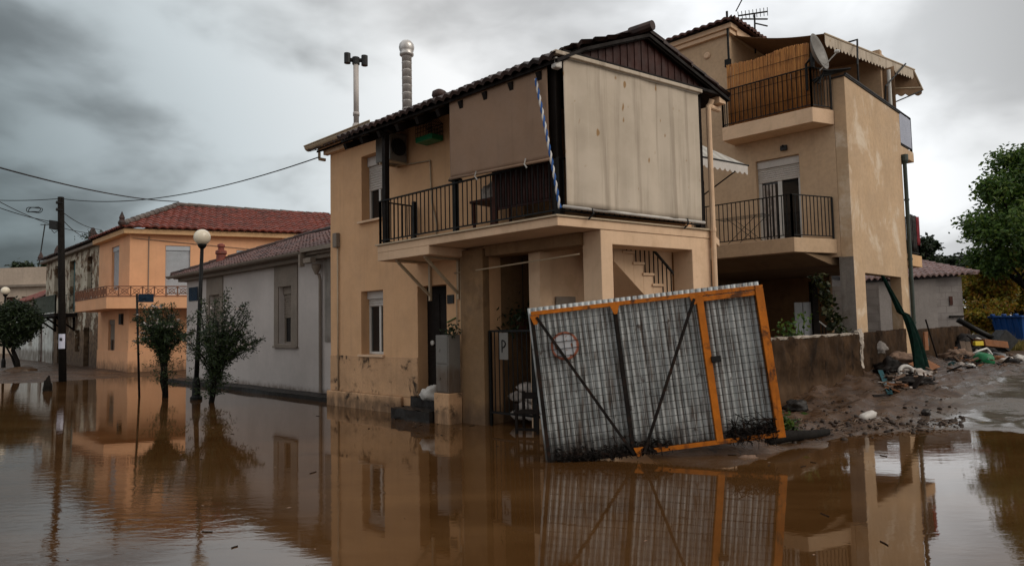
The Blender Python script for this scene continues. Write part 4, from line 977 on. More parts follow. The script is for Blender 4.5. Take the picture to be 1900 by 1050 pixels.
x = MB(); x.lathe(ec_ + Vector((0, 0, .05)), [(.13, 0), (.15, .1), (.09, .22), (.11, .30), (.04, .48), (.01, .56)], 10); x.build('corner_finial', M['tile_dark'], oroof)
x = MB(); x.prism([up(q, 5.78) for q in (S.pt(-4.66, .28, 0), meet(S, .28, O, .28), O.pt(11.5, .28, 0), O.pt(11.5, .003, 0), meet(S, .003, O, .003), S.pt(-4.66, .003, 0))], (0, 0, .21)); x.build('cornice', M['orange_trim'], oh, bevel=.012)
x = MB(); x.tube([O.pt(1.0 - .3, .03, 5.7), O.pt(.70, .03, 3.2)], .018, 6); x.tube([O.pt(.1, .03, 5.62), O.pt(9, .03, 4.95)], .012, 5); split_build(x, 'wall_cable', M['grey_trim'], oh)
x = MB(); x.box(S, -1.05, -.72, .003, .10, 2.05, 2.5); x.build('wall_lamp', M['dark_metal'], oh)

# ================================================================== OLD STONE HOUSE
old = thing('old_stone_house', 'derelict stone house with peeling plaster and a rusty iron balcony', 'house', S.pt(-10, 0, 0))
hs = [(-6.85, -5.95, 3.70, 5.42), (-10.4, -9.25, 2.85, 5.50), (-13.95, -13.05, 3.75, 5.48), (-7.3, -6.3, -.2, 2.0), (-9.0, -8.1, .8, 1.9), (-12.9, -11.9, -.2, 2.1)]
MB().wall(S, -16.1, -4.67, -.5, 5.9, -.35, -.03, hs).box(S, -16.1, -15.75, -6, -.352, -.5, 5.9).build('wall', M['old_wall'], old)
for i, h in enumerate(hs[:3]):
    x = MB(); x.box(S, h[0] + .03, h[1] - .03, -.26, -.21, h[2] + .02, h[3] - .02); k = 9
    for j in range(k): x.bar(S.pt(h[0] + .06, -.2, h[2] + .1 + (h[3] - h[2] - .2) * j / k), S.pt(h[1] - .06, -.2, h[2] + .1 + (h[3] - h[2] - .2) * j / k), .02, .06)
    x.build('balcony_door' if i == 1 else 'window', M['teal'] if i == 1 else M['timber'], old)
for h in hs[3:]: MB().box(S, h[0], h[1], -.30, -.24, h[2], h[3]).build('boarded_opening', M['timber'], old)
MB().box(S, -15.7, -13.75, -.028, .03, -.5, 2.95).build('whitewashed_wall', M['white_peel'], old)
osb = MB().box(S, -13.9, -8.6, -.02, .95, 2.58, 2.74).build('balcony', M['rust'], old, bevel=.01)
rail_mb([S.pt(-13.85, 0, 0), S.pt(-13.85, .9, 0), S.pt(-8.65, .9, 0), S.pt(-8.65, 0, 0)], 2.74, 3.66, .14, .010).build('railing', surf('grey_green_iron', (.10, .12, .10), .3, .6, 5, .2, 40), osb)
x = MB()
for s in (-13.3, -11.2, -9.1): x.bar(S.pt(s, .0, 1.9), S.pt(s, .8, 2.56), .08); x.bar(S.pt(s, .01, 1.85), S.pt(s, .01, 2.56), .08)
split_build(x, 'bracket', M['rust'], osb)
x = MB(); x.tiles(S.pt(-16.5, .32, 6.02), S.pt(-4.68, .32, 6.02), S.pt(-4.68, -4.0, 7.3), S.pt(-16.5, -4, 7.3), .24, .36); x.tiles(S.pt(-4.68, -8.3, 6.02), S.pt(-16.5, -8.3, 6.02), S.pt(-16.5, -4.0, 7.3), S.pt(-4.68, -4, 7.3), .24, .36)
x.lathe(S.pt(-16.4, .2, 6.08), [(.14, 0), (.16, .12), (.05, .4), (.01, .5)], 8); x.lathe(S.pt(-5.2, .15, 6.1), [(.2, 0), (.17, .3), (.06, .55)], 8); x.lathe(S.pt(-12.2, .2, 6.1), [(.15, 0), (.12, .2), (.02, .4)], 8)
x.build('roof', M['tile_dark'], old)
MB().box(S, -16.4, -4.68, -.02, .24, 5.80, 5.94).build('cornice', M['grey_trim'], old, bevel=.02)
ra_ = random.Random(2); x = MB(); x.leaves([S.pt(-5.6 + ra_.gauss(0, .7), .1 + ra_.gauss(0, .2), 6.25 + abs(ra_.gauss(0, .12))) for _ in range(120)], .16, ra_, .3)
tag(x.build('roof_weeds', M['leaf_dark'], None), 'dark weeds growing along the eaves of the derelict stone house', 'plant')

# ================================================================== FAR LEFT HOUSES
lo = thing('red_roofed_house', 'low pale house with a red tiled roof past the derelict house', 'house', S.pt(-20, 0, 0))
MB().wall(S, -27, -16.15, -.5, 3.75, -.3, -.1, [(-18.2, -17.2, .05, 2.3), (-21.2, -20.2, 1.0, 2.3)]).build('wall', M['white_peel'], lo)
x = MB(); x.tiles(S.pt(-27, .3, 3.8), S.pt(-16.15, .3, 3.8), S.pt(-16.15, -3.6, 5.6), S.pt(-27, -3.6, 5.6), .24, .36); x.build('roof', M['tile_red'], lo)
MB().box(S, -18.2, -17.2, -.28, -.22, .05, 2.3).build('door', M['brown_door'], lo); MB().box(S, -21.2, -20.2, -.28, -.22, 1, 2.3).build('window', M['grey_trim'], lo)
MB().box(S, -27, -16.2, -.09, .2, 3.55, 3.75).build('eave_board', M['grey_trim'], lo)
cr_ = Fr((-46, 60), -20); q0 = AT(-60, 560, 60); 
crm = thing('cream_building', 'flat roofed cream building standing far behind the left tree', 'building', (-47, 60, 0)); CF = Fr((-47, 60), -6)
zt = AT(40, 497, 60).z
x = MB().wall(CF, -8, 6.0, -.5, zt, -8, 0, [(1.9, 2.9, zt - 4.4, zt - 2.6), (3.5, 4.6, zt - 4.4, zt - 2.6), (-1.5, -.5, zt - 4.4, zt - 2.6)]); x.build('wall', M['cream_wall'], crm)
MB().box(CF, -8.1, 6.1, .002, .35, zt - 1.75, zt - 1.55).build('ledge', M['grey_trim'], crm)
for a, b in ((1.9, 2.9), (3.5, 4.6), (-1.5, -.5)): MB().box(CF, a, b, -.3, -.2, zt - 4.4, zt - 2.6).build('shutter', M['brown_door'], crm)
ra_ = random.Random(4)
for pc, ps, lb5 in ((2.0, .30, 'dark round plant at the left of the roof edge of the far cream building'), (3.2, .42, 'dark wider plant left of the aerial on the far cream building'), (5.2, .5, 'dark bushy plant right of the aerial on the far cream building')):
    x = MB(); x.leaves([CF.pt(pc + ra_.gauss(0, ps * .7), -1 + ra_.gauss(0, .2), zt + .12 + abs(ra_.gauss(0, .22))) for _ in range(160)], .38, ra_, .5); tag(x.build('roof_plant', M['leaf_dark'], None), lb5, 'plant', 'plants on the far flat roof')
an = thing('roof_aerial', 'thin tall aerial mast standing on the far cream building', 'aerial', CF.pt(4.2, -1, zt)); p = CF.pt(4.2, -1, zt)
x = MB(); x.tube([p, p + Vector((.5, 0, 4.0))], .05, 6); x.build('mast', M['dark_metal'], an)
x = MB(); x.bar(p + Vector((.1, 0, 3.95)), p + Vector((1.6, 0, 3.9)), .06); x.build('arm', M['dark_metal'], an)

# ================================================================== APARTMENT HOUSE
ap = thing('apartment_house', 'tan three storey apartment house on pillars with balconies and a roof terrace', 'building', R.pt(0, 0, 0))
zT, zP = 6.76, 7.54
OPN = (.75, 3.70, -.5, 2.78)
x = MB().wall(R, 0, 4.40, -.5, zP, -.28, 0, [OPN]); x.build('side_wall', M['plaster_d'], ap, bevel=.01)
DOOR = (-2.30, -1.17, 3.62, 5.85)
x = MB().wall(L, -7, -.283, 3.16, zT, -.28, -.003, [DOOR]); x.box(L, -.5, -.283, -.28, -.003, zT, zP); x.build('front_wall', M['plaster_dl'], ap, bevel=.01)
x = MB(); x.box(L, -.33, -.002, -.40 + .11, -.004, -.5, 3.158); x.box(R, -.014, -.003, -.29, -.004, -.5, 3.15); x.build('pillar', M['concrete'], ap)
for s in (-3.9,): MB().box(L, s - .17, s + .17, -.34, -.006, -.5, 3.0).build('pillar', M['concrete'], ap)
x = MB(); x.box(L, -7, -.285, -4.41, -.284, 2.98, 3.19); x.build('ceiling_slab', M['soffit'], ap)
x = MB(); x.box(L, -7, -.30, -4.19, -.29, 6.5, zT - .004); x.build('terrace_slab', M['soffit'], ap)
x = MB(); x.box(L, -7, -2.0, -4.4, -4.2, -.5, 2.97); x.box(L, -4.9, -4.7, -4.19, -.3, -.5, 2.97); split_build(x, 'back_wall', M['plaster_shade_mud'], ap)
MB().box(L, -7, -.29, -4.42, -4.195, 3.2, zT).build('rear_wall', M['plaster_dl'], ap)
x = MB(); x.tube([R.pt(0, .02, zP + .05), R.pt(4.4, .02, zP + .05)], .03, 8); x.box(R, -.03, 4.43, -.30, .03, zP, zP + .03); x.build('parapet_cap', M['dark_metal'], ap)
# soffit haunch under the lower balcony
def bal_slab(pts, z0, z1): return slab_mb(pts, z0, z1)
lb = [L.pt(-7, .0, 0), L.pt(-7, 1.3, 0), L.pt(-.88, 1.3, 0), L.pt(-.36, .0, 0)]
lbo = bal_slab(lb, 3.25, 3.595).build('balcony', M['plaster_dl'], ap, bevel=.012)
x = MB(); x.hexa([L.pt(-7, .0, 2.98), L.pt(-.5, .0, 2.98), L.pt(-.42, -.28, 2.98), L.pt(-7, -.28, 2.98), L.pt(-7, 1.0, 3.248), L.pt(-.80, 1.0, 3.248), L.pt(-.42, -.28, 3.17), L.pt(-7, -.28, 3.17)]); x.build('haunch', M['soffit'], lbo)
rail_mb([L.pt(-7, 1.26, 0), L.pt(-.92, 1.26, 0), L.pt(-.42, .04, 0)], 3.595, 4.62, .115).build('railing', M['black_iron'], lbo)
ub = [L.pt(-2.87, .0, 0), L.pt(-2.87, .66, 0), L.pt(-.55, .66, 0), L.pt(-.28, .0, 0)]
ubo = bal_slab(ub, 6.40, zT).build('balcony', M['plaster_clean'], ap, bevel=.012)
rail_mb([L.pt(-2.85, .05, 0), L.pt(-2.85, .62, 0), L.pt(-.57, .62, 0), L.pt(-.32, .03, 0)], zT, 7.75, .115).build('railing', M['black_iron'], ubo)
wd = window_part(ap, L, *DOOR, -.14, M['white_metal'], .26, M['shutter'], mull=1, fw=.09, name='balcony_door')
x = MB(); x.grid(lambda u, v: L.pt(-2.2 + .35 * u, -.17 + .015 * math.sin(u * 24), 3.72 + 1.5 * v), 24, 2); x.build('curtain', M['rag_white'], wd)
# top storey block with tiled roof
x = MB(); x.box(L, -7, -2.9, -4.2, -.002, zT - .003, 9.72); x.build('top_storey', M['plaster_dl'], ap, bevel=.01)
x = MB(); x.box(L, -7.1, -2.80, -.25, .10, 9.50, 9.62); x.box(L, -7.1, -2.74, -.25, .16, 9.622, 9.76); x.box(L, -3.1, -2.76, -4.2, -.252, 9.52, 9.74); x.build('cornice', M['plaster_clean'], ap, bevel=.012)
x = MB(); a_, b_2 = L.pt(-7.2, .28, 9.80), L.pt(-2.62, .28, 9.80); c_, d_ = L.pt(-2.62, -4.5, 9.80), L.pt(-7.2, -4.5, 9.8); pk, pk2 = L.pt(-4.6, -2.1, 10.7), L.pt(-7.2, -2.1, 10.7)
x.tiles(a_, b_2, pk, pk2, .22, .36); x.tiles(b_2, c_, pk, pk, .22, .36); x.tiles(c_, d_, pk2, pk, .22, .36); x.build('roof', M['tile_brown'], ap)
x = MB(); x.box(L, -2.898, -2.86, -2.6, -1.5, zT, 8.9); x.build('terrace_door', M['grey_trim'], ap)
x = MB(); x.lathe(L.pt(-3.55, .0, 9.1), [(.09, 0), (.10, .02), (.07, .05)], 12, axis=L.n); x.build('round_vent', M['plaster_clean'], ap)
x = MB(); x.tube([L.pt(-.62 - .9, .02, 6.05), L.pt(-1.52, .10, 6.12)], .03, 6); x.box(L, -1.6, -1.44, .002, .08, 6.0, 6.12); x.build('wall_lamp', M['dark_metal'], ap)
# far-side balconies and downpipe
for z0, z1, s1, nm in ((6.32, 6.62, 5.72, 'glass'), (3.16, 3.50, 5.95, 'iron')):
    q = MB().box(R, 4.405, s1, -3.9, -.01, z0, z1).build('balcony', M['plaster_d'] if nm == 'glass' else M['orange_trim'], ap, bevel=.012)
    seg = [R.pt(4.45, -.05, 0), R.pt(s1 - .05, -.05, 0), R.pt(s1 - .05, -3.85, 0)]
    rail_mb(seg, z1, z1 + 1.05, .14).build('railing', M['black_iron'], q)
    if nm == 'glass':
        x = MB(); x.box(R, 4.5, s1 - .1, -.035, -.025, z1 + .1, z1 + .98); x.box(R, s1 - .075, s1 - .065, -3.8, -.08, z1 + .1, z1 + .98); x.build('screen_panel', surf('pale_blue_panel', (.30, .32, .40), .05, .3, 2, 0, 5), q)
x = MB(); x.tube([R.pt(4.44, .06, 6.2), R.pt(4.44, .06, .3)], .055, 10); x.lathe(R.pt(4.44, .06, 6.05), [(.05, 0), (.10, .1), (.10, .28)], 10)
for z in (1.5, 3.3, 5.0): x.lathe(R.pt(4.44, .06, z), [(.068, 0), (.068, .05)], 10)
x.build('downpipe', surf('dark_green_pipe', (.035, .050, .040), .3, .5, 3, .1, 30), ap)
x = MB(); x.tube([R.pt(4.0, -.1, zP), R.pt(4.0, -.1, 8.75)], .05, 8); x.build('terrace_post', M['white_metal'], ap)
x = MB(); x.box(R, 5.6, 6.2, -1.5, -.9, 8.6, 9.9); x.box(R, 5.5, 6.3, -1.6, -.8, 9.9, 9.98); x.build('chimney', M['plaster_d'], ap)
x = MB(); x.box(R, 4.42, 6.4, -3.9, -1.2, 6.62, 8.6); x.build('stair_head', M['plaster_d'], ap)
MB().box(L, -2.88, -.29, -4.42, -4.22, zT + .002, 9.5).build('rear_terrace_wall', M['plaster_dl'], ap)
# under the building: doors, post, stair rail
yd = thing('yard_doors', 'pair of pale blue-grey doors standing open under the apartment house', 'door', L.pt(-2.0, -4.0, .3))
x = MB(); y0 = AT(1475, 600, 19.2); y1 = AT(1506, 600, 19.2); DF = Fr((y0.x, y0.y), 0); wdd = y1.x - y0.x
x.box(DF, 0, wdd * .48, -.02, .02, .2, 2.16); x.box(DF, wdd * .52, wdd, -.02, .02, .2, 2.16); split_build(x, 'door_leaf', M['shutter_blue'], yd, bevel=.005)
x = MB(); x.box(DF, wdd + .01, wdd + .17, -.1, .1, .2, 2.75); x.build('door_post', M['timber'], yd)
ywall = MB(); a0 = AT(1500, 600, 22.5); a1 = AT(1720, 600, 21.5); YF = Fr((a0.x, a0.y), math.degrees(math.atan2(a1.y - a0.y, a1.x - a0.x)))
ywall.box(YF, 0, (a1 - a0).length * .62, -.2, 0, 0, 2.75); tag(ywall.build('yard_wall', M['block'], None), 'plain grey block yard wall seen between the pillars of the apartment house', 'wall')
x = MB(); q0, q1 = AT(1508, 588, 19.6), AT(1532, 606, 19.9)
yr = thing('stair_rail', 'small iron stair rail under the apartment house beside the pale doors', 'railing', (q0.x, q0.y, .3))
x.bar(q0, q1, .04); x.build('hand_rail', M['white_metal'], yr); x = MB()
for i in range(5): p = q0.lerp(q1, i / 4); x.bar(p, up(p, .4), .025)
x.build('bars', M['black_iron'], yr)

# things on the apartment house
rs = thing('reed_screen', 'brown reed matting tied behind the railing of the top balcony', 'screen', L.pt(-1.7, .5, zT))
x = MB(); rl_ = random.Random(21); s = -2.72
while s < -.62:
    w_ = rl_.uniform(.011, .019); z = 8.40 + rl_.uniform(-.02, .025) + .03 * math.sin(s * 4); x.tube([L.pt(s, .555 + rl_.uniform(-.006, .006), zT + .04), L.pt(s + rl_.uniform(-.012, .012), .555, z)], w_ * .5, 5); s += w_ * .8
x.build('reeds', M['reed'], rs, smooth=True)
x = MB()
for z in (7.1, 7.6, 8.1): x.tube([L.pt(-2.72, .578, z), L.pt(-.62, .578, z)], .006, 4)
x.build('tie_wire', M['black_iron'], rs)
# satellite dish
cD = AT(1513, 100, 15.75); dd = thing('satellite_dish', 'grey satellite dish on the corner of the top balcony railing', 'satellite dish', L.pt(-.6, .66, 7.3))
aim = (R.n * .97 + R.e * .02 + Vector((0, 0, .24))).normalized()
x = MB(); prof = [(r, .30 * r * r / .46 - .07) for r in [i * .046 for i in range(11)]]; prof[0] = (.001, prof[0][1])
qd = Vector((0, 0, 1)).rotation_difference(aim)
x.grid(lambda u, v: cD + qd @ Vector((.45 * v * math.cos(u * 2 * math.pi), .50 * v * math.sin(u * 2 * math.pi), .16 * v * v - .05)), 36, 8); x.build('reflector', M['cab_grey'], dd, smooth=True, solid=.012)
lb_ = cD + aim * .52 + Vector((0, 0, -.22))
x = MB(); x.tube([cD + Vector((0, 0, -.46)) + aim * .08, lb_], .014, 6); x.lathe(lb_, [(.03, -.04), (.045, .0), (.04, .07)], 10, axis=-aim + Vector((0, 0, .4))); x.build('feed_arm', M['white_metal'], dd)
x = MB(); x.tube([cD - aim * .06, cD - aim * .18 + Vector((0, 0, -.1)), L.pt(-.66, .62, 7.85), L.pt(-.66, .62, 7.2)], .028, 8); x.obox(cD - aim * .08 + Vector((0, 0, -.12)), aim * .03, Vector((0, 0, .18)), aim.cross(Vector((0, 0, 1))).normalized() * .06)
for i in range(3): x.tube([L.pt(-.6 + .1 * i, .6, 7.4 - .05 * i), L.pt(-.3, .5, 7.5 + .05 * i), L.pt(.0 + .1 * i, .15, 7.62)], .03, 6)
x.build('mount', M['black_iron'], dd)
# terrace awning
ta = thing('terrace_awning', 'big brown-white awning with scalloped edge stretched over the roof terrace', 'awning', R.pt(2, -1.5, 8.6))
def Rp(u, v, t): s, z = R.sz(u, v, t); return R.pt(s, t, z)
n1, n2, n3 = Rp(1530, 63, -.55), Rp(1694, 129, -.10), Rp(1710, 163, .05)
b1, b2_ = L.pt(-2.88, -.15, 9.52), L.pt(-2.88, -4.2, 9.52)
tm = surf('brown_awning_underside', (.20, .12, .065), .15, .9, 1.4, .1, 60, streak=.2)
x = MB(); x.grid(lambda u, v: b1.lerp(b2_, v).lerp(n1.lerp(n2, v), u) - Vector((0, 0, .10 * math.sin(u * math.pi))), 24, 24); x.build('cloth', tm, ta, smooth=True, solid=.008)
e1 = n3 + (b2_ - n2) * .45; x = MB(); x.grid(lambda u, v: n2.lerp(n2 + (b2_ - n2) * .45, v).lerp(n3.lerp(e1, v), u), 10, 14); x.build('end_cloth', tm, ta, smooth=True, solid=.008)
x = scallop(n1, n2, .34, .22, 140); x.build('valance', M['awning'], ta, solid=.006)
scallop(n3, e1, .26, .25, 80).build('valance', tm, ta, solid=.006)
x = MB(); x.tube([n1, n2 + (n2 - n1).normalized() * .12], .028, 8); x.tube([n2, n3 + (n3 - n2).normalized() * .1], .025, 8); x.tube([n3, e1], .025, 8); x.tube([b1, b2_], .05, 8); x.build('bar', M['gutter'], ta)
x = MB()
x.tube([n1.lerp(n2, .30) + Vector((0, 0, .16)) - R.n * .25, n1.lerp(n2, .30) + Vector((0, 0, .16)) + R.n * .06, R.pt(1.35, -.1, 8.2), R.pt(1.35, -.1, zP)], .025, 6)
x.tube([n2.lerp(n1, .1) + Vector((0, 0, .08)), R.pt(3.35, -.02, 8.1), R.pt(3.35, -.06, zP)], .025, 6); x.tube([n3 - Vector((0, 0, .1)), R.pt(4.9, -.42, 8.0), R.pt(4.9, -.42, 6.7)], .022, 6)
split_build(x, 'arm', M['black_iron'], ta, gap=-.02)
MB().grid(lambda u, v: R.pt(4.36 + .03 * math.sin(v * 22), -.05 - 4.1 * v, 7.45 + 1.5 * u), 4, 40).build('back_curtain', tm, ta, smooth=True, solid=.008)
# aerials
am = thing('tv_aerial', 'black aerial mast with a cable rising at the corner of the top storey', 'aerial', L.pt(-2.86, .08, 6.8)); x = MB()
x.tube([L.pt(-2.86, .12, 6.8), L.pt(-2.86, .12, 10.1)], .032, 8); x.build('mast', M['black_iron'], am); x = MB(); x.bar(L.pt(-2.86, .12, 10.0) + Vector((.25, 0, .1)), L.pt(-2.86, .12, 10.0) + Vector((.5, 0, .55)), .03); x.box(L, -2.95, -2.8, .1, .2, 8.55, 8.75); split_build(x, 'fitting', M['black_iron'], am)
am = thing('tv_aerial', 'comb shaped television aerial standing behind the tiled roof of the apartment house', 'aerial', AT(1400, 60, 19)); x = MB(); p = AT(1400, 62, 19); x.tube([p - Vector((0, 0, .6)), AT(1400, 26, 19)], .025, 6); x.build('mast', M['black_iron'], am)
x = MB(); x.bar(AT(1370, 30, 19), AT(1424, 22, 19.3), .035); x.bar(AT(1374, 36, 19), AT(1424, 36, 19.3), .035); x.bar(AT(1402, 44, 19), AT(1424, 49, 19.2), .03)
for i in range(9): q = AT(1370, 30, 19).lerp(AT(1424, 22, 19.3), i / 8); x.bar(q - Vector((.1, .25, 0)), q + Vector((.1, .25, 0)), .018)
x.build('elements', M['black_iron'], am)
# drying rack and laundry
dk = thing('drying_rack', 'folding wire drying rack standing on the lower balcony of the apartment house', 'drying rack', L.pt(-2.3, .7, 3.6)); x = MB()
for i in range(7): x.bar(L.pt(-3.0, .45 + .09 * i, 4.30), L.pt(-1.75, .45 + .09 * i, 4.30), .006)
for s in (-3.0, -1.75): x.bar(L.pt(s, .42, 4.30), L.pt(s, 1.02, 4.30), .012)
x.build('wires', M['dark_metal'], dk); x = MB()
for t in (.46, .98):
    x.bar(L.pt(-2.7, t, 4.29), L.pt(-1.9, t, 3.61), .012); x.bar(L.pt(-1.9, t, 4.29), L.pt(-2.7, t, 3.61), .012)
x.build('legs', M['dark_metal'], dk)
rl_ = random.Random(31)
for i, (s, mt, lb2) in enumerate(((4.75, 'rag_dark', 'dark garment hanging on the far balcony railing next to the green downpipe'), (5.2, 'rag_dark', 'dark trousers hanging in the middle of the far balcony railing'), (5.62, 'red_cloth', 'dark red garment hanging at the outer end of the far balcony railing'))):
    x = MB().grid(lambda u, v: R.pt(s - .2 + .4 * u, -.0 + .03 * math.sin(u * 9 + i), 4.66 - (.85 + .2 * (i % 2)) * v), 10, 6); tag(x.build('laundry', M[mt], None, smooth=True, solid=.015), lb2, 'laundry', 'laundry on the far balcony')

# ================================================================== GARDEN WALL, SHED
gw = thing('garden_wall', 'rough mud-stained cement wall running under and past the apartment house', 'wall', R.pt(0, .05, 0))
def rough_wall(s0, s1, t0, t1, z0, zt0, zt1, seed, a=.02):
    mb = MB(); n = max(8, int((s1 - s0) / .07))
    def top(u): return zt0 + (zt1 - zt0) * u + a * 1.5 * mnoise.fractal(Vector((u * (s1 - s0) * 2.5, seed, 0)), .9, 2, 4)
    def face(t, sg): return lambda u, v: R.pt(s0 + (s1 - s0) * u, t + sg * a * mnoise.fractal(Vector((u * (s1 - s0) * 3.2, v * 4.5, seed)), .8, 2.2, 5), z0 + (top(u) - z0) * v)
    mb.grid(face(t1, 1), n, 24); mb.grid(lambda u, v: face(t0, 1)(1 - u, v), n, 14)
    mb.grid(lambda u, v: face(t1, 1)(u, 1).lerp(face(t0, 1)(u, 1), v), n, 3)
    mb.grid(lambda u, v: face(t1, 1)(0, 1 - v * .999).lerp(face(t0, 1)(0, 1 - v * .999), 1 - u), 3, 14); mb.grid(lambda u, v: face(t1, 1)(1, v).lerp(face(t0, 1)(1, v), u), 3, 14)
    return mb
rough_wall(-4.9, -.05, -.13, .06, -.3, 1.30, 1.29, 1, .055).build('front_section', M['cement'], gw, smooth=True)
rough_wall(-4.85, -.08, -.12, .05, 1.285, 1.335, 1.325, 7, .018).build('mortar_cap', M['cement_cap'], gw, smooth=True)
rough_wall(-.10, .06, -.02, .07, .5, 1.36, 1.38, 5, .06).build('mortar_seam', M['cement_cap'], gw, smooth=True)
rough_wall(.02, 3.75, -.10, .035, -.3, 1.31, 1.35, 2, .03).build('middle_section', M['cement'], gw, smooth=True)
rough_wall(4.36, 11.2, -.10, .08, -.3, 1.30, 1.34, 3, .045).build('rear_section', M['cement'], gw, smooth=True)
shed = thing('block_shed', 'small grey block shed with a wavy tiled roof behind the garden wall', 'shed', AT(1745, 600, 25))
a0 = AT(1640, 560, 25.5); SHF = Fr((a0.x, a0.y), 4); sw_ = AT(1743, 560, 25.5).x - a0.x; s2 = AT(1803, 560, 25.3).x - a0.x
zl, zr = AT(1690, 519, 25.5).z, AT(1803, 508, 25.3).z
x = MB(); x.hexa([SHF.pt(-1, 0, 0), SHF.pt(sw_, 0, 0), SHF.pt(sw_, -4, 0), SHF.pt(-1, -4, 0), SHF.pt(-1, 0, zl - .1), SHF.pt(sw_, 0, (zl + zr) / 2 - .05), SHF.pt(sw_, -4, (zl + zr) / 2 + .5), SHF.pt(-1, -4, zl + .5)]); x.build('rendered_wall', surf('grey_render', (.25, .225, .21), .12, .9, 1.2, .4, 30, streak=.25), shed)
x = MB(); x.hexa([SHF.pt(sw_ + .002, -.06, 0), SHF.pt(s2, -.06, 0), SHF.pt(s2, -4, 0), SHF.pt(sw_ + .002, -4, 0), SHF.pt(sw_ + .002, -.06, (zl + zr) / 2 - .05), SHF.pt(s2, -.06, zr - .06), SHF.pt(s2, -4, zr + .5), SHF.pt(sw_ + .002, -4, (zl + zr) / 2 + .5)]); x.build('block_wall', M['block'], shed)
x = MB(); x.tiles(SHF.pt(-1.2, .28, zl), SHF.pt(s2 + .45, .28, zr + .02), SHF.pt(s2 + .45, -4, zr + 1.0), SHF.pt(-1.2, -4, zl + 1.0), .235, .4, .09, .04); x.build('roof', tile_mat('dusty_pink_tile', (.30, .20, .185), (.22, .13, .12), (.10, .07, .06)), shed)
x = MB(); x.box(SHF, s2 - .55, s2 - .42, -.05, -.03, zr - 1.15, zr - .82); x.build('brick_patch', M['brown_door'], shed); x = MB(); x.box(SHF, sw_ + .5, s2 - .02, -.055, .02, zr - 1.62, zr - 1.55); x.build('ledge', M['rust'], shed)

# ================================================================== FALLEN SHEET METAL GATE
pn = thing('sheet_metal_gate', 'tilted corrugated metal gate panel in an orange steel frame standing in the flood', 'gate panel', PN.pt(1.4, 0, 0))
ph = math.atan2(.28, 2.88); wP, hP = 2.88, 1.86; o_b = PN.pt(-.005, 0, -.03)
ex = (PN.e * math.cos(ph) + Vector((0, 0, math.sin(ph)))); ez = (Vector((0, 0, math.cos(ph))) - PN.e * math.sin(ph)); ez = (ez - PN.n * .035).normalized(); en = ex.cross(ez).normalized()
if en.dot(PN.n) < 0: en = -en
def pp_(a, b, c=0.0): return o_b + ex * a + ez * b + en * c
def pbar(mb, a0, b0, a1, b1, w, d, c=0.0): return mb.bar(pp_(a0, b0, c), pp_(a1, b1, c), w, d, up=en) if False else mb.obox((pp_(a0, b0, c) + pp_(a1, b1, c)) / 2, (pp_(a1, b1, c) - pp_(a0, b0, c)) / 2, (pp_(a1, b1) - pp_(a0, b0)).normalized().cross(en) * w / 2, en * d / 2)
x = MB(); na = 38 * 8
M['corrugated'] = corrugated_mat(o_b, ex)
def sheet(u, v):
    a = -.07 + (wP + .06) * u; b = -.02 + (hP + .075) * v; bend = .02 * mnoise.noise(Vector((u * 5, v * 3, 1)))
    return pp_(a, b, -.060 + .015 * math.sin(a / .0745 * 2 * math.pi) + bend * (1 - v) + (.03 * (1 - u / .03) if u < .03 else 0) * -1)
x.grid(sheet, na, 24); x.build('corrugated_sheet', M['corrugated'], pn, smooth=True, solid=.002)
x = MB(); pbar(x, -.04, hP - .02, wP, hP - .02, .05, .05); x.build('top_rail', M['orange_steel'], pn, bevel=.003)
x = MB(); pbar(x, wP - .05, -.02, wP - .05, hP + .005, .10, .06, .006); x.build('right_post', M['orange_steel'], pn, bevel=.003)
x = MB(); pbar(x, wP - .006, .0, wP - .006, hP - .02, .022, .14, -.06); pbar(x, wP + .005, hP * .83, wP + .005, hP * .87, .03, .06, -.08); pbar(x, wP + .005, hP * .33, wP + .005, hP * .37, .03, .06, -.08); x.build('right_flange', M['orange_steel'], pn, bevel=.003)
x = MB(); pbar(x, 2.07, .02, 2.07, hP - .046, .085, .055, .004); x.build('door_post', M['orange_steel'], pn, bevel=.003)
x = MB(); pbar(x, 2.115, hP - .085, wP - .10, hP - .085, .06, .045, .0); x.build('door_head', M['orange_steel'], pn, bevel=.003)
x = MB(); pbar(x, 1.25, .02, wP - .1, .02, .055, .05); x.build('bottom_rail', M['orange_steel'], pn, bevel=.003)
x = MB(); pbar(x, -.03, -.05, -.03, hP - .05, .045, .05); x.build('left_post', M['rust'], pn, bevel=.003)
x = MB(); pbar(x, 1.00, -.02, 1.00, hP - .05, .05, .045); x.build('middle_post', M['rust'], pn, bevel=.003)
for a0, b0, a1, b1 in ((.02, hP - .07, 1.0, -.0), (2.0, hP - .07, 1.12, .0)):
    x = MB(); pbar(x, a0, b0, a1, b1, .034, .03, .028); x.build('diagonal_brace', M['rust'], pn, bevel=.003)
x = MB()
for a, b in ((.0, hP - .10), (1.0, hP - .085), (2.0, hP - .08), (1.06, .03)): x.prism([pp_(a - .06, b + .05, .03), pp_(a + .06, b + .05, .03), pp_(a + .02, b - .06, .03), pp_(a - .02, b - .06, .03)], en * .006)
split_build(x, 'gusset_plate', M['orange_steel'], pn)
x = MB(); a = .03
while a < wP - .08:
    x.bar(pp_(a, 0, .015), pp_(a, hP - .05, .015), .0055, .0055); a += .098
b = .05
while b < hP - .05:
    x.bar(pp_(-.02, b, .018), pp_(wP - .08, b, .018), .0055, .0055); b += .088
x.build('wire_mesh', M['rust'], pn)
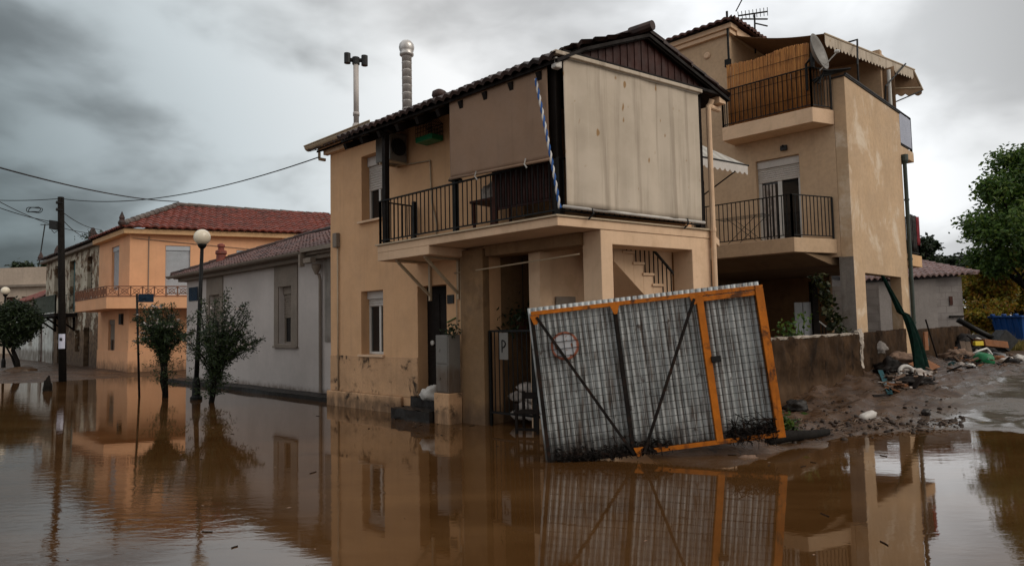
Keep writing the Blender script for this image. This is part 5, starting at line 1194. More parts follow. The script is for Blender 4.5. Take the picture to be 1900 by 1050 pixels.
# old round sign wedged behind the mesh
dc = pp_(.33, 1.40, .0); x = MB(); x.lathe(dc, [(.001, 0), (.17, .0), (.175, .004), (.17, .008), (.001, .008)], 28, axis=en)
x.build('round_sign', M['disc'], None, root=dc); tag(bpy.data.objects['round_sign'], 'rust-rimmed grey round sign caught behind the wire mesh of the orange gate panel', 'sign')
x = MB(); pbar(x, 2.10, 1.02, 2.22, 1.02, .075, .05, .035); x.build('latch', M['black_iron'], pn, bevel=.006)
rl_ = random.Random(8)
def twigs(n, f, ln, r):
    mb = MB()
    for _ in range(n):
        p = f(); d = Vector((rl_.gauss(0, 1), rl_.gauss(0, .35), rl_.gauss(0, .55))).normalized() * ln * rl_.uniform(.4, 1.2); mb.tube([p - d * .5, p + Vector((rl_.gauss(0, .02), 0, rl_.gauss(0, .02))), p + d * .5], [r, r * .8, r * .4], 4)
    return mb
x = twigs(170, lambda: pp_(rl_.uniform(2.2, 2.8), abs(rl_.gauss(.06, .09)), .0 + rl_.gauss(0, .02)), .22, .006); x.leaves([pp_(rl_.uniform(2.2, 2.8), abs(rl_.gauss(.03, .08)), rl_.gauss(.0, .02)) for _ in range(260)], .06, rl_, .5)
tag(x.build('twig_drift', M['rust'], None), 'dark twigs and leaves drifted against the foot of the narrow right bay of the gate panel', 'debris', kind='stuff')
x = twigs(150, lambda: pp_(rl_.uniform(.05, 1.4), abs(rl_.gauss(.03, .06)), rl_.gauss(0.01, .02)), .16, .005); x.leaves([pp_(rl_.uniform(.05, 1.5), abs(rl_.gauss(.02, .07)), rl_.gauss(.0, .02)) for _ in range(380)], .06, rl_, .5)
tag(x.build('twig_drift', M['rust'], None), 'dark sodden leaves caught along the waterline under the wide left bay of the gate panel', 'debris', kind='stuff')
# ================================================================== STREET FURNITURE
def lamp(loc, lean, H, label):
    t = thing('street_lamp', label, 'street lamp', loc, 'globe street lamps'); l = Vector(loc); d = Vector(lean)
    x = MB(); x.lathe(l + Vector((0, 0, -.1)), [(.14, 0), (.14, .16), (.10, .2), (.09, .55), (.075, .6), (.06, .65)], 14); x.build('base', M['black_iron'], t, smooth=False)
    x = MB(); x.tube([l + Vector((0, 0, .5)), l + d * .5 + Vector((0, 0, H * .5)), l + d + Vector((0, 0, H))], [.058, .05, .042], 12); tp = l + d + Vector((0, 0, H)); x.lathe(tp, [(.045, -.05), (.09, .0), (.11, .05), (.10, .07)], 14); x.build('pole', M['black_iron'], t, smooth=True)
    x = MB(); x.lathe(tp + Vector((0, 0, .24)), [(.20 * math.cos(a), .20 * math.sin(a)) for a in [-1.4 + 2.97 * i / 16 for i in range(17)]], 28); x.build('globe', M['globe'], t, smooth=True)
    return t
lb_ = G(364, 741); tpz = AT(375, 458, lb_.y)
lamp((lb_.x, lb_.y, 0), (tpz.x - lb_.x, 0, 0), tpz.z, 'black street lamp with a cream globe beside the right flowering tree')
l2 = G(6, 686); lamp((l2.x, l2.y, 0), (0, 0, 0), AT(6, 545, l2.y).z - .1, 'street lamp at the left picture edge behind the dark round tree')
pb = G(117, 708); ptop = AT(113, 366, pb.y)
up_ = thing('utility_pole', 'tall dark wooden utility pole standing in the flood on the left', 'utility pole', (pb.x, pb.y, 0))
x = MB(); x.tube([Vector((pb.x, pb.y, -.5)), Vector((ptop.x, ptop.y, ptop.z))], [.125, .10], 14); x.build('pole', M['bark'], up_, smooth=True)
x = MB(); fx = AT(101, 418, pb.y - .1); x.obox(fx, (.13, 0, -.02), (0, .10, 0), (.0, 0, .16)); x.bar(fx + Vector((.1, 0, 0)), AT(113, 420, pb.y), .05); x.tube([fx + Vector((-.1, 0, -.17)), fx + Vector((0, 0, -.28)), fx + Vector((.12, 0, -.2))], .015, 5); x.build('floodlight', M['dark_metal'], up_, bevel=.01)
x = MB()
for v in (376, 389): q = AT(106, v, pb.y - .12); x.lathe(q, [(.03, -.05), (.05, 0), (.03, .06)], 8); x.bar(q, q + Vector((.16, .05, 0)), .03)
split_build(x, 'insulator', M['dark_metal'], up_)
q = AT(116, 632, pb.y - .17); x = MB().grid(lambda u, v: Vector((pb.x, pb.y, 0)) + Vector((-.01 + .155 * math.sin((u - .5) * 1.7), -.155 * math.cos((u - .5) * 1.7), q.z - .28 + .52 * v)), 8, 3)
x.add([Vector((pb.x, pb.y, 0)) + Vector((-.05 + .1 * a, -.168, q.z - .0 + .10 * b)) for a, b in ((0, 0), (1, 0), (1, 1), (0, 1))], [(0, 1, 2, 3)], 1)
tag(x.build('paper_notice', [M['paper'], M['dark_metal']], None), 'small white paper notice wrapped around the utility pole', 'notice')
def wire(pa, pb_, sag, r, label, n=28):
    pts = [pa.lerp(pb_, i / n) - Vector((0, 0, sag * 4 * (i / n) * (1 - i / n))) for i in range(n + 1)]
    o = MB().tube(pts, r, 5).build('overhead_wire', M['black_iron'], None); tag(o, label, 'wire', 'overhead wires'); return o
PT = Vector((ptop.x, ptop.y, ptop.z - .05))
wire(PT, A.pt(-.15, .2, 5.55), .45, .014, 'thin sagging wire from the pole top to the eave of the corner house')
wire(AT(-260, 330, 24), PT, .35, .014, 'thin wire coming from the left to the top of the utility pole')
wire(AT(-120, 277, 14), ra + Vector((0, 0, .25)), .25, .022, 'thick black cable from the upper left to the ridge of the salmon house')
wire(AT(-60, 340, 21), S.pt(-4.2, .2, 6.25), .35, .014, 'thin wire crossing behind the pole down to the salmon house eave')
wire(AT(-60, 362, 21), AT(98, 412, pb.y), .1, .014, 'thin wire from the left to the floodlight on the utility pole')
wire(AT(113, 404, pb.y), S.pt(-6.2, .2, 6.3), .12, .014, 'short wire from the middle of the pole to the derelict stone house')
wire(AT(114, 392, pb.y), S.pt(-3.5, .2, 6.35), .15, .014, 'short upper wire from the pole to the salmon house')
sl_ = Vector(AT(62, 389, 22.5)); x = MB()
for k in range(2): x.tube([sl_ + Vector((.24 * math.cos(a), .1 * k, .09 * math.sin(a) + .02 * math.sin(3 * a + k))) for a in [2 * math.pi * i / 16 for i in range(17)]], .014, 4)
tag(x.build('cable_coil', M['black_iron'], None), 'small loop of spare cable hanging on the left overhead wire', 'cable')
sp = G(259, 737); spt = AT(254, 545, sp.y); ss = thing('sign_post', 'thin leaning dark post with a blue sign plate in front of the salmon house', 'sign post', (sp.x, sp.y, 0))
x = MB(); x.tube([Vector((sp.x, sp.y, -.2)), Vector((spt.x, spt.y, spt.z))], .028, 8); x.build('post', M['black_iron'], ss, smooth=True)
c = AT(271, 553, sp.y + .25); x = MB(); x.obox(c, (.17, .06, 0), (0, .008, 0), (0, 0, .11)); x.bar(c, spt - Vector((0, 0, .1)), .025); x.build('sign_plate', M['sign_blue'], ss, bevel=.004)
sm = G(88, 725); lump('stump', M['bark'], (sm.x, sm.y, -.15), (.11, .11, .36), 'short dark stump sticking out of the flood left of the utility pole', 'stump', seed=5, amp=.25)

# ================================================================== TREES
def limb(mb, p, d, ln, r, rnd, depth, tips, spread=.55, up_=.25, shrink=.72):
    k = 4; pts = [p]; rs = [r]; dd = d.normalized()
    for i in range(k):
        dd = (dd + Vector((rnd.gauss(0, .14), rnd.gauss(0, .14), rnd.gauss(up_ * .3, .08)))).normalized(); pts.append(pts[-1] + dd * ln / k); rs.append(r * (1 - .42 * (i + 1) / k))
    mb.tube(pts, rs, 7 if r > .05 else 5)
    if depth == 0: tips += pts[1:]; return
    if depth <= 1: tips.append(pts[-2])
    for _ in range(rnd.choice((2, 3, 3))):
        nd = (dd + Vector((rnd.gauss(0, spread), rnd.gauss(0, spread), rnd.gauss(up_, spread * .6)))).normalized(); limb(mb, pts[-rnd.choice((1, 1, 2))], nd, ln * shrink * rnd.uniform(.75, 1.15), rs[-1] * .8, rnd, depth - 1, tips, spread, up_, shrink)
def tree(name, label, cat, base, trunk_pts, trunk_r, tips_fn, leafm, nleaf, lsize, sig, seed, group=None, aspect=.45, extra=None):
    rnd = random.Random(seed); t = thing(name, label, cat, base, group); tr = MB(); tips = []
    tr.tube(trunk_pts, [trunk_r * (1 - .35 * i / (len(trunk_pts) - 1)) * (1.35 if i == 0 else 1) for i in range(len(trunk_pts))], 10); tips_fn(tr, tips, rnd)
    tr.build('trunk', M['bark'], t, smooth=True)
    lv = MB(); pts = []
    for _ in range(nleaf):
        c = rnd.choice(tips); pts.append(c + Vector((rnd.gauss(0, sig), rnd.gauss(0, sig), rnd.gauss(0, sig * .75))))
    lv.leaves(pts, lsize, rnd, aspect); lv.build('crown', M[leafm], t)
    if extra: extra(t, tips, rnd)
    return t
def oleander(u0, v0, uL, uR, vTop, vBot, seed, label, lower):
    b = G(u0, v0); y = b.y; f = lambda u, v: AT(u, v, y)
    base = Vector((b.x, b.y, 0)); hub = f(u0 + (uL + uR - 2 * u0) * .22, vBot + 6)
    wid = (f(uR, vTop).x - f(uL, vTop).x) / 2; cx = (f(uL, vTop).x + f(uR, vTop).x) / 2; top = f(u0, vTop).z
    stems = []
    def tf(mb, tips, rnd):
        for i in range(46):
            a = rnd.uniform(0, 2 * math.pi); k = 1.14 * rnd.uniform(.15, 1.0) ** .6
            tgt = Vector((cx + wid * k * math.cos(a), y + wid * .9 * k * math.sin(a), hub.z + (top - hub.z) * rnd.uniform(.45, 1.08) * (1.08 - .45 * k * k)))
            p0 = hub + Vector((rnd.gauss(0, .05), rnd.gauss(0, .05), rnd.uniform(-.15, .15))); mid = p0.lerp(tgt, .5) + Vector((0, 0, .10)) + Vector((rnd.gauss(0, .05), rnd.gauss(0, .05), 0))
            pts = [p0, p0.lerp(mid, .5) + Vector((0, 0, .03)), mid, mid.lerp(tgt, .55) + Vector((0, 0, .03)), tgt]; mb.tube(pts, [.018, .014, .010, .007, .004], 5)
            stems.append(pts)
            for j in range(14): q = j / 13; k0 = min(3, int(q * 4)); tips.append(pts[k0].lerp(pts[k0 + 1], q * 4 - k0))
        for i in range(5):
            p0 = base + Vector((rnd.gauss(0, .04), rnd.gauss(0, .04), -.2)); p1 = hub + Vector((rnd.gauss(0, .07), rnd.gauss(0, .07), 0)); m2 = p0.lerp(p1, .5) + Vector((rnd.gauss(0, .05), rnd.gauss(0, .05), 0)); mb.tube([p0, m2, p1], [.032, .028, .022], 6)
        for i in range(int(70 * lower)): q = rnd.uniform(.30, 1.0); tips.append(base.lerp(hub, q) + Vector((rnd.gauss(0, .10 + .13 * q * lower), rnd.gauss(0, .13), 0)))
        core = hub.lerp(Vector((cx, y, top)), .42)
        for i in range(150): tips.append(core + Vector((rnd.gauss(0, wid * .36), rnd.gauss(0, wid * .34), rnd.gauss(-.05, (top - hub.z) * .16))))
    def flowers(t, tips, rnd):
        x = MB()
        for pts in stems:
            if rnd.random() < .75:
                for _ in range(rnd.choice((1, 1, 2, 3))):
                    c = pts[-1].lerp(pts[-2], rnd.uniform(0, .8)) + Vector((rnd.gauss(0, .03), rnd.gauss(0, .03), .03))
                    for k in range(rnd.choice((3, 4, 5))): x.leaves([c + Vector((rnd.gauss(0, .010), rnd.gauss(0, .010), rnd.gauss(0, .010)))], .05, rnd, .9, -.3)
        x.m = [1] * len(x.f)
        for pts in stems:
            for j in range(16):
                q = .35 + .65 * j / 15; k0 = min(3, int(q * 4)); c = pts[k0].lerp(pts[k0 + 1], q * 4 - k0); d = (pts[k0 + 1] - pts[k0]).normalized()
                for _ in range(3):
                    o_ = Vector((rnd.gauss(0, 1), rnd.gauss(0, 1), rnd.gauss(0, 1))); o_ = (o_ - d * o_.dot(d)).normalized(); e_ = (d * .75 + o_).normalized(); w_ = e_.cross(o_).normalized(); l = rnd.uniform(.07, .12)
                    x.add([c, c + e_ * l * .5 + w_ * l * .12, c + e_ * l, c + e_ * l * .5 - w_ * l * .12], [(0, 1, 2, 3)])
        x.build('leafy_shoots', [M['leaf_oleander'], M['petal']], t)
    return tree('flowering_tree', label, 'tree', base, [base + Vector((0, 0, -.3)), base.lerp(hub, .5) + Vector((.03, 0, 0)), hub], .05, tf, 'leaf_oleander', 8500, .085, .055, seed, 'flowering trees in the flooded street', .26, flowers)
oleander(308, 737, 248, 352, 548, 655, 41, 'dark flowering tree with white blooms in front of the salmon house', .7)
oleander(388, 747, 345, 478, 545, 690, 57, 'larger dark flowering tree beside the street lamp with upper shoots spreading right', 1.0)
tb_ = G(34, 693); cxx = AT(30, 600, tb_.y)
def t_round(mb, tips, rnd):
    c = AT(28, 600, tb_.y)
    for _ in range(340):
        d = Vector((rnd.gauss(0, 1), rnd.gauss(0, 1), rnd.gauss(0, 1))).normalized() * rnd.uniform(.3, 1) ** .5
        w = 1.05 if d.z > -.2 else .9
        tips.append(c + Vector((d.x * w, d.y * w, d.z * 1.05 + .05 * math.sin(d.x * 9))))
    for _ in range(14): q = rnd.choice(tips); s0 = AT(30, 640, tb_.y); mb.tube([s0, s0.lerp(q, .5) + Vector((0, 0, .1)), q], [.04, .025, .012], 5)
    mb.tube([AT(32, 690, tb_.y), AT(22, 662, tb_.y), AT(10, 640, tb_.y)], [.05, .04, .03], 6)
tree('round_tree', 'dark round-headed tree on the muddy bank at the far left', 'tree', (tb_.x, tb_.y, 0), [Vector((tb_.x, tb_.y, -.2)), AT(32, 670, tb_.y), AT(24, 650, tb_.y), AT(30, 630, tb_.y)], .11, t_round, 'leaf_dark', 9000, .15, .10, 77)
lump('mud_mound', M['mud_paint'], (tb_.x + .1, tb_.y - .1, 0), (.75, .6, .22), 'low dark mud mound around the foot of the round-headed tree', 'mud', seed=4, amp=.4, flat=.3)
# big tree and autumn bushes on the right
BT = AT(1905, 610, 30)
def t_big(mb, tips, rnd):
    p = Vector((BT.x + .3, BT.y, 3.0))
    for i in range(8):
        a = i * .82 + .3; limb(mb, p + Vector((0, 0, rnd.uniform(-.6, .5))), Vector((math.cos(a), math.sin(a), rnd.uniform(.5, 1.6))), 1.25, .11, rnd, 2, tips, .5, .2, .72)
    for (u, v, ry, n, w) in ((1880, 300, 0, 40, .7), (1850, 350, -.5, 50, .8), (1885, 345, .5, 60, .9), (1830, 420, 0, 60, .8), (1870, 430, -1, 80, 1.0), (1895, 400, 0, 60, .9), (1905, 300, 0, 50, .9), (1925, 380, 0, 60, 1.2), (1930, 430, 0, 60, 1.0)):
        c = AT(u, v, BT.y + ry)
        for _ in range(n): d = Vector((rnd.gauss(0, .5), rnd.gauss(0, .6), rnd.gauss(0, .36))) * w; tips.append(c + d)
        mb.tube([Vector((BT.x + .3, BT.y, 4.2)), Vector((BT.x, BT.y, 5)).lerp(c, .5) + Vector((0, 0, .2)), c], [.09, .06, .02], 6)
tree('broadleaf_tree', 'tall green broadleaf tree rising above the shed at the right edge', 'tree', (BT.x + .3, BT.y, .2), [Vector((BT.x + .4, BT.y, 0)), Vector((BT.x + .25, BT.y, 1.6)), Vector((BT.x + .3, BT.y, 3.2))], .24, t_big, 'leaf_green', 26000, .21, .20, 91, None, .5)
def bush(name, label, cat, u, v, y, r, n, lm, ls, seed, group=None):
    c = AT(u, v, y)
    def tf(mb, tips, rnd):
        for i in range(9):
            a = rnd.uniform(0, 6.28); e = c + Vector((r[0] * .6 * math.cos(a), r[1] * .6 * math.sin(a), rnd.uniform(-.1, .8) * r[2])); mb.tube([Vector((c.x, c.y, 0.1)), Vector((c.x, c.y, .5)).lerp(e, .5) + Vector((0, 0, .3)), e], [.07, .045, .015], 5)
        for k in range(26):
            d = Vector((rnd.gauss(0, 1), rnd.gauss(0, 1), rnd.gauss(0, 1))).normalized(); q = c + Vector((d.x * r[0], d.y * r[1], d.z * r[2])) * rnd.uniform(.35, 1); w = rnd.uniform(.5, 1)
            for _ in range(26): tips.append(q + Vector((rnd.gauss(0, .26), rnd.gauss(0, .26), rnd.gauss(0, .16))) * w * max(r[0], 1) * .7)
    return tree(name, label, cat, (c.x, c.y, .2), [Vector((c.x, c.y, 0)), Vector((c.x + .1, c.y, .6)), Vector((c.x, c.y, 1.2))], .12, tf, lm, n, ls, .12, seed, group, .55)
G1 = 'trees and bushes behind the shed'
bush('autumn_bush', 'yellow and rust coloured bush right behind the shed roof', 'bush', 1838, 540, 32, (1.5, 1.3, 1.7), 11000, 'leaf_yellow', .19, 11, G1)
bush('autumn_bush', 'yellow-green autumn bush above the blue dumpster', 'bush', 1890, 530, 33, (1.7, 1.4, 2.0), 12000, 'leaf_yellow', .19, 12, G1)
bush('autumn_bush', 'small yellow bush between the shed wall and the blue dumpster', 'bush', 1822, 590, 30, (.9, .9, .9), 5000, 'leaf_yellow', .17, 13, G1)
bush('dark_tree', 'dark green tree behind the shed next to the apartment house', 'tree', 1708, 490, 42, (1.3, 1.3, 1.5), 9000, 'leaf_dark', .30, 14, G1)
bush('dark_tree', 'low dark tree above the middle of the shed roof', 'tree', 1762, 500, 46, (1.6, 1.6, .9), 7000, 'leaf_dark', .32, 15, G1)
bush('dark_tree', 'deep green tree far behind the autumn bushes at the right', 'tree', 1808, 505, 48, (1.6, 1.6, 1.3), 9000, 'leaf_dark', .34, 16, G1)
# vine on the pillar, seedlings behind the garden wall
rl_ = random.Random(44); vy = 15.9; x = MB(); pts = []; tr = MB(); path = [AT(u, v, vy) for u, v in ((1520, 512), (1528, 545), (1540, 575), (1552, 600), (1558, 622))]
vn = thing('climbing_vine', 'dark leafy vine hanging beside the grey pillar of the apartment house', 'vine', path[-1]); tr.tube(path, .012, 5); tr.build('stem', M['bark'], vn)
for _ in range(330): q = rl_.random() * 3.999; k0 = int(q); pts.append(path[k0].lerp(path[k0 + 1], q - k0) + Vector((rl_.gauss(0, .085), rl_.gauss(0, .08), rl_.gauss(0, .06))))
x.leaves(pts, .13, rl_, .8); x.build('foliage', M['leaf_vine'], vn)
for u, v, lab in ((1482, 600, 'bright green seedling in front of the pale doors behind the garden wall'), (1455, 612, 'darker low weed behind the garden wall left of the pale doors')):
    c = AT(u, v, 15.0); x = MB(); x.leaves([c + Vector((rl_.gauss(0, .12) + .5 * h, rl_.gauss(0, .1), h + rl_.gauss(0, .05))) for h in [rl_.uniform(-.25, .22) for _ in range(60)]], .12, rl_, .6)
    x.tube([c + Vector((-.15, 0, -1.2)), c], .012, 5); tag(x.build('weed', M['leaf_green'], None), lab, 'plant')
# dry grass by the dumpster
x = MB(); rl_ = random.Random(70)
for _ in range(2600):
    q = AT(rl_.uniform(1805, 1905), 622, rl_.uniform(25.2, 27)); q.z = .2; h = rl_.uniform(.2, .75) * (1.25 if q.x < AT(1850, 600, 26).x else .8); d = Vector((rl_.gauss(0, .16), rl_.gauss(0, .16), 1)); w_ = Vector((rl_.gauss(0, 1), rl_.gauss(0, 1), 0)).normalized() * .02
    x.add([q - w_, q + w_, q + d * h * .6 + w_ * .6 + Vector((d.x, d.y, 0)) * h * .2, q + d * h + Vector((d.x, d.y, 0)) * h * .5, q + d * h * .6 - w_ * .6 + Vector((d.x, d.y, 0)) * h * .2], [(0, 1, 2, 3, 4)])
tag(x.build('dry_grass', M['grass'], None), 'dry yellow-green grass growing in front of the blue dumpster', 'grass', kind='stuff')
# blue dumpster
du0 = AT(1838, 600, 29); du = thing('dumpster', 'blue ribbed metal dumpster behind the dry grass at the right edge', 'dumpster', (du0.x + 1.2, du0.y - .8, .15)); DF = Fr((du0.x, du0.y), -85)
dl = AT(1876, 600, 27.5).x - du0.x
zt, zb2 = AT(1850, 586, 27.5).z, .1
def tub(fr, s0, s1, t0, t1, z0, z1, ins):
    return MB().hexa([fr.pt(s0 + ins, t1 - ins, z0), fr.pt(s1 - ins, t1 - ins, z0), fr.pt(s1 - ins, t0 + ins, z0), fr.pt(s0 + ins, t0 + ins, z0), fr.pt(s0, t1, z1), fr.pt(s1, t1, z1), fr.pt(s1, t0, z1), fr.pt(s0, t0, z1)])
x = tub(DF, .0, 1.6, -2.4, 0, zb2 + .1, zt - .08, .22)
for i in range(5): s = .12 + i * .3; x.hexa([DF.pt(s + .06, -.20, .3), DF.pt(s + .14, -.20, .3), DF.pt(s + .14, -.3, .3), DF.pt(s + .06, -.3, .3), DF.pt(s, .04, zt - .1), DF.pt(s + .09, .04, zt - .1), DF.pt(s + .09, -.1, zt - .1), DF.pt(s, -.1, zt - .1)])
x.build('body', M['blue_plastic'], du, bevel=.02)
x = MB(); x.box(DF, -.08, 1.68, -2.46, .07, zt - .078, zt); 
for i in range(3): x.box(DF, .1 + i * .6, .22 + i * .6, -.05, .10, zt + .002, zt + .08)
x.build('rim', M['blue_plastic'], du, bevel=.015)

# ================================================================== FLOOD DEBRIS
GD = 'rubbish heap at the end of the garden wall'; GE = 'rubbish heap under the green netting'
# netting draped over the wall
nt_top, nt_bot = R.pt(1.95, .03, 2.74), GP(1706, 690)
def netf(u, v):
    c = nt_top.lerp(nt_bot + Vector((0, 0, .05)), v) + R.n * (.30 * math.sin(v * math.pi) * (1 if v > .4 else .4)) * .5; w_ = .03 + .42 * v ** 1.3
    return c + R.e * ((u - .5) * 2 * w_) + R.n * (.07 * math.sin(u * 15 + v * 4) * (.4 + v) + .10 * v) + Vector((0, 0, .03 * math.sin(u * 9) * (1 - v)))
tag(MB().grid(netf, 40, 40).build('green_netting', M['net'], None, smooth=True, solid=.01), 'dark green netting hanging from the opening over the garden wall', 'netting')
lump('muddy_rag', M['rag_white'], R.pt(1.35, .05, .80), (.16, .07, .16), 'muddy white rag stuck to the cement wall beside the green netting', 'cloth', seed=6, amp=.5)
def plank(name, mat, a, b, w_, h, label, cat='plank', group=None):
    o = MB().bar(a, b, w_, h).build(name, mat, None, bevel=.004); tag(o, label, cat, group); return o
def gp(u, v, dz=0.0): p = GP(u, v); return p + Vector((0, 0, dz))
lump('cloth_heap', M['rag_brown'], gp(1672, 690), (.42, .28, .17), 'muddy brown cloth heap in front of the cement wall under the netting', 'cloth', GE, seed=11, amp=.5)
lump('cloth_heap', M['rag_white'], gp(1692, 696), (.42, .22, .15), 'dirty pale cloth heap next to the wet cardboard under the netting', 'cloth', GE, seed=14, amp=.5)
lump('cloth_heap', M['rag_dark'], gp(1690, 716), (.42, .26, .10), 'dark sodden cloth lying flat on the mud below the white ring', 'cloth', GE, seed=15, amp=.6)
lump('cloth_heap', M['rag_dark'], gp(1652, 694), (.36, .3, .20), 'dark sodden cloth against the foot of the cement wall', 'cloth', GE, seed=16, amp=.6)
rg = gp(1683, 704, .16); x = MB(); x.tube([rg + Vector((.15 * math.cos(a), .06 * math.sin(a) * .6, .13 * math.sin(a))) for a in [2 * math.pi * i / 24 for i in range(25)]], .045, 8, caps=False); tag(x.build('white_ring', M['plastic_white'], None, smooth=True), 'dirty white plastic ring standing in the rubbish under the netting', 'ring', GE)
plank('teal_strip', M['teal_plastic'], gp(1633, 686, .12), gp(1650, 705, .06), .10, .03, 'teal plastic strip leaning on the left end of the rubbish', 'strip', GE)
plank('pale_strip', M['shutter_blue'], gp(1640, 695, .10), gp(1658, 712, .05), .11, .03, 'pale blue plastic strip lying on the mud left of the white ring', 'strip', GE)
q = gp(1716, 692, .12); x = MB().obox(q, Vector((.36, .26, .05)), Vector((-.10, .16, .10)), Vector((0, 0, .014))); tag(x.build('cardboard_sheet', M['cardboard'], None, bevel=.006), 'orange-brown wet cardboard sheet at the foot of the green netting', 'cardboard', GE)
lump('white_bag', M['plastic_white'], gp(1700, 699, .0), (.16, .10, .09), 'small white plastic bag in front of the wet cardboard', 'bag', GE, seed=19, amp=.4)
# heap 2 beyond
def hp(u, v, y): return AT(u, v, y)
p0, p1 = hp(1777, 593, 21.6), hp(1852, 632, 21.3); x = MB(); x.tube([p0, p0.lerp(p1, .5) + Vector((0, 0, -.02)), p1], .085, 10); tag(x.build('black_pipe', M['black_iron'], None, smooth=True), 'long black pipe slanting down over the rubbish heap', 'pipe', GD)
rl_ = random.Random(101)
hc = gp(1815, 668); 
lump('dark_heap', M['rag_dark'], gp(1808, 660), (.85, .5, .42), 'dark sodden mass of rubbish under the slanting black pipe', 'rubbish', GD, seed=21, amp=.55, flat=.4, n=22)
lump('dark_heap', M['rag_brown'], gp(1780, 668), (.45, .35, .22), 'brown muddy rubbish at the left end of the heap by the wall', 'rubbish', GD, seed=22, amp=.55, flat=.4, n=18)
plank('plank', M['plank'], hp(1785, 633, 20.3), hp(1791, 660, 20.0), .13, .03, 'pale upright slat at the left of the rubbish heap', 'plank', GD)
plank('plank', M['plank'], hp(1795, 634, 20.3), hp(1801, 660, 20.0), .13, .03, 'second pale upright slat to the right of its twin in the rubbish heap', 'plank', GD)
cf = thing('chair_frame', 'bent white chair frame lying on the rubbish heap', 'chair', hp(1822, 655, 20)); x = MB(); x.tube([hp(1802, 657, 20.0), hp(1818, 650, 20), hp(1831, 646, 20.2)], .028, 8); x.build('leg', M['white_metal'], cf, smooth=True)
x = MB(); x.tube([hp(1831, 646, 20.2), hp(1836, 651, 20.1), hp(1841, 658, 20.0)], .028, 8); x.build('leg', M['white_metal'], cf, smooth=True)
x = MB(); x.tube([hp(1806, 655, 20.2), hp(1818, 658, 20.2), hp(1838, 656, 20.3)], .022, 8); x.build('crossbar', M['white_metal'], cf, smooth=True)
c = gp(1824, 674, .0); x = MB(); x.lathe(c + Vector((0, 0, .02)), [(.24, 0), (.27, .06), (.22, .2), (.17, .26), (.0, .27)], 20, axis=(.15, -.25, 1)); tag(x.build('green_basin', M['green_plastic'], None, smooth=True), 'bright green upturned plastic basin in front of the rubbish heap', 'basin', GD)
c = gp(1843, 664, .0); x = MB(); x.lathe(c, [(.34, 0), (.37, .05), (.30, .17), (.0, .19)], 20, axis=(.1, -.1, 1)); tag(x.build('grey_tub', M['plastic_grey'], None, smooth=True), 'grey upturned plastic tub at the right of the white chair frame', 'tub', GD)
x = MB().obox(hp(1815, 637, 20.4), (.14, .02, .0), (0, .06, 0), (0, 0, .065)); tag(x.build('yellow_box', M['yellow_plastic'], None, bevel=.01), 'small yellow box lying high on the rubbish heap', 'box', GD)
x = MB().obox(hp(1836, 637, 20.8), (.42, .1, -.05), (-.05, .25, 0), (0, .02, .10)); tag(x.build('wooden_crate', M['cardboard'], None, bevel=.008), 'red-brown wooden crate tilted under the lower end of the black pipe', 'crate', GD)
x = MB().obox(hp(1860, 632, 21.2), (.20, .05, .17), (-.03, .2, 0), (-.17, .02, .17)); tag(x.build('black_crate', M['black_iron'], None, bevel=.01), 'black plastic crate tipped on its corner past the black pipe', 'crate', GD)
x = MB().obox(gp(1766, 664, .14), (.13, .05, .02), (-.03, .12, 0), (0, -.02, .14)); tag(x.build('carton', M['cardboard'], None, bevel=.008), 'small brown carton at the left foot of the rubbish heap', 'carton', GD)
plank('dark_board', M['timber'], gp(1780, 674, .05), gp(1830, 668, .10), .16, .05, 'dark wet board lying along the front of the rubbish heap', 'board', GD)
plank('dark_board', M['timber'], hp(1795, 622, 21), hp(1830, 648, 20.6), .12, .04, 'dark board slanting under the black pipe in the rubbish heap', 'board', GD)
plank('pale_board', M['plastic_white'], hp(1812, 627, 20.8), hp(1828, 633, 20.6), .14, .04, 'short pale board near the top of the rubbish heap', 'board', GD)
for i, (u, v, mt, r, lab) in enumerate(((1868, 672, 'rag_white', .20, 'pale muddy bag at the right of the grey tub'), (1893, 670, 'plastic_white', .22, 'white torn bag at the right picture edge past the heap'), (1855, 676, 'cardboard', .22, 'flat brown carton on the mud right of the green basin'), (1782, 680, 'rag_white', .14, 'small pale rag on the mud left of the dark board'), (1800, 683, 'plastic_white', .10, 'tiny white scrap on the mud below the dark board'), (1770, 680, 'teal', .16, 'teal scrap in the mud below the small brown carton'), (1880, 676, 'rag_dark', .22, 'dark rag between the two pale bags at the right'), (1790, 646, 'rag_white', .11, 'white crumpled paper beside the upright slats'))):
    lump('litter', M[mt], gp(u, v), (r, r * .7, r * .5), lab, 'litter', GD, seed=30 + i, amp=.5, rot=i * .7, n=10)
mats = ['rag_dark', 'rag_brown', 'plank', 'timber', 'rag_white', 'cardboard', 'plastic_grey']
x = [MB() for _ in mats]
for i in range(520):
    u, v = (rl_.gauss(1812, 26), rl_.gauss(664, 9)) if i % 3 else (rl_.gauss(1682, 20), rl_.gauss(702, 8))
    if not (1755 < u < 1905 or 1630 < u < 1740) or not (650 < v < 722): continue
    p = gp(u, v, rl_.uniform(.0, .16)); d = Vector((rl_.gauss(0, 1), rl_.gauss(0, 1), rl_.gauss(0, .35))).normalized(); k = rl_.choices(range(7), (6, 5, 4, 4, 2, 2, 1))[0]
    s_ = rl_.uniform(.02, .10); w_ = d.cross(Vector((0, 0, 1))).normalized(); x[k].obox(p, d * s_ * 1.8, w_ * s_ * rl_.uniform(.2, .6), d.cross(w_) * s_ * .2)
ob_ = MB(); 
for k, q in enumerate(x):
    b0 = len(ob_.v); ob_.v += q.v; ob_.f += [tuple(b0 + i for i in f) for f in q.f]; ob_.m += [k] * len(q.f)
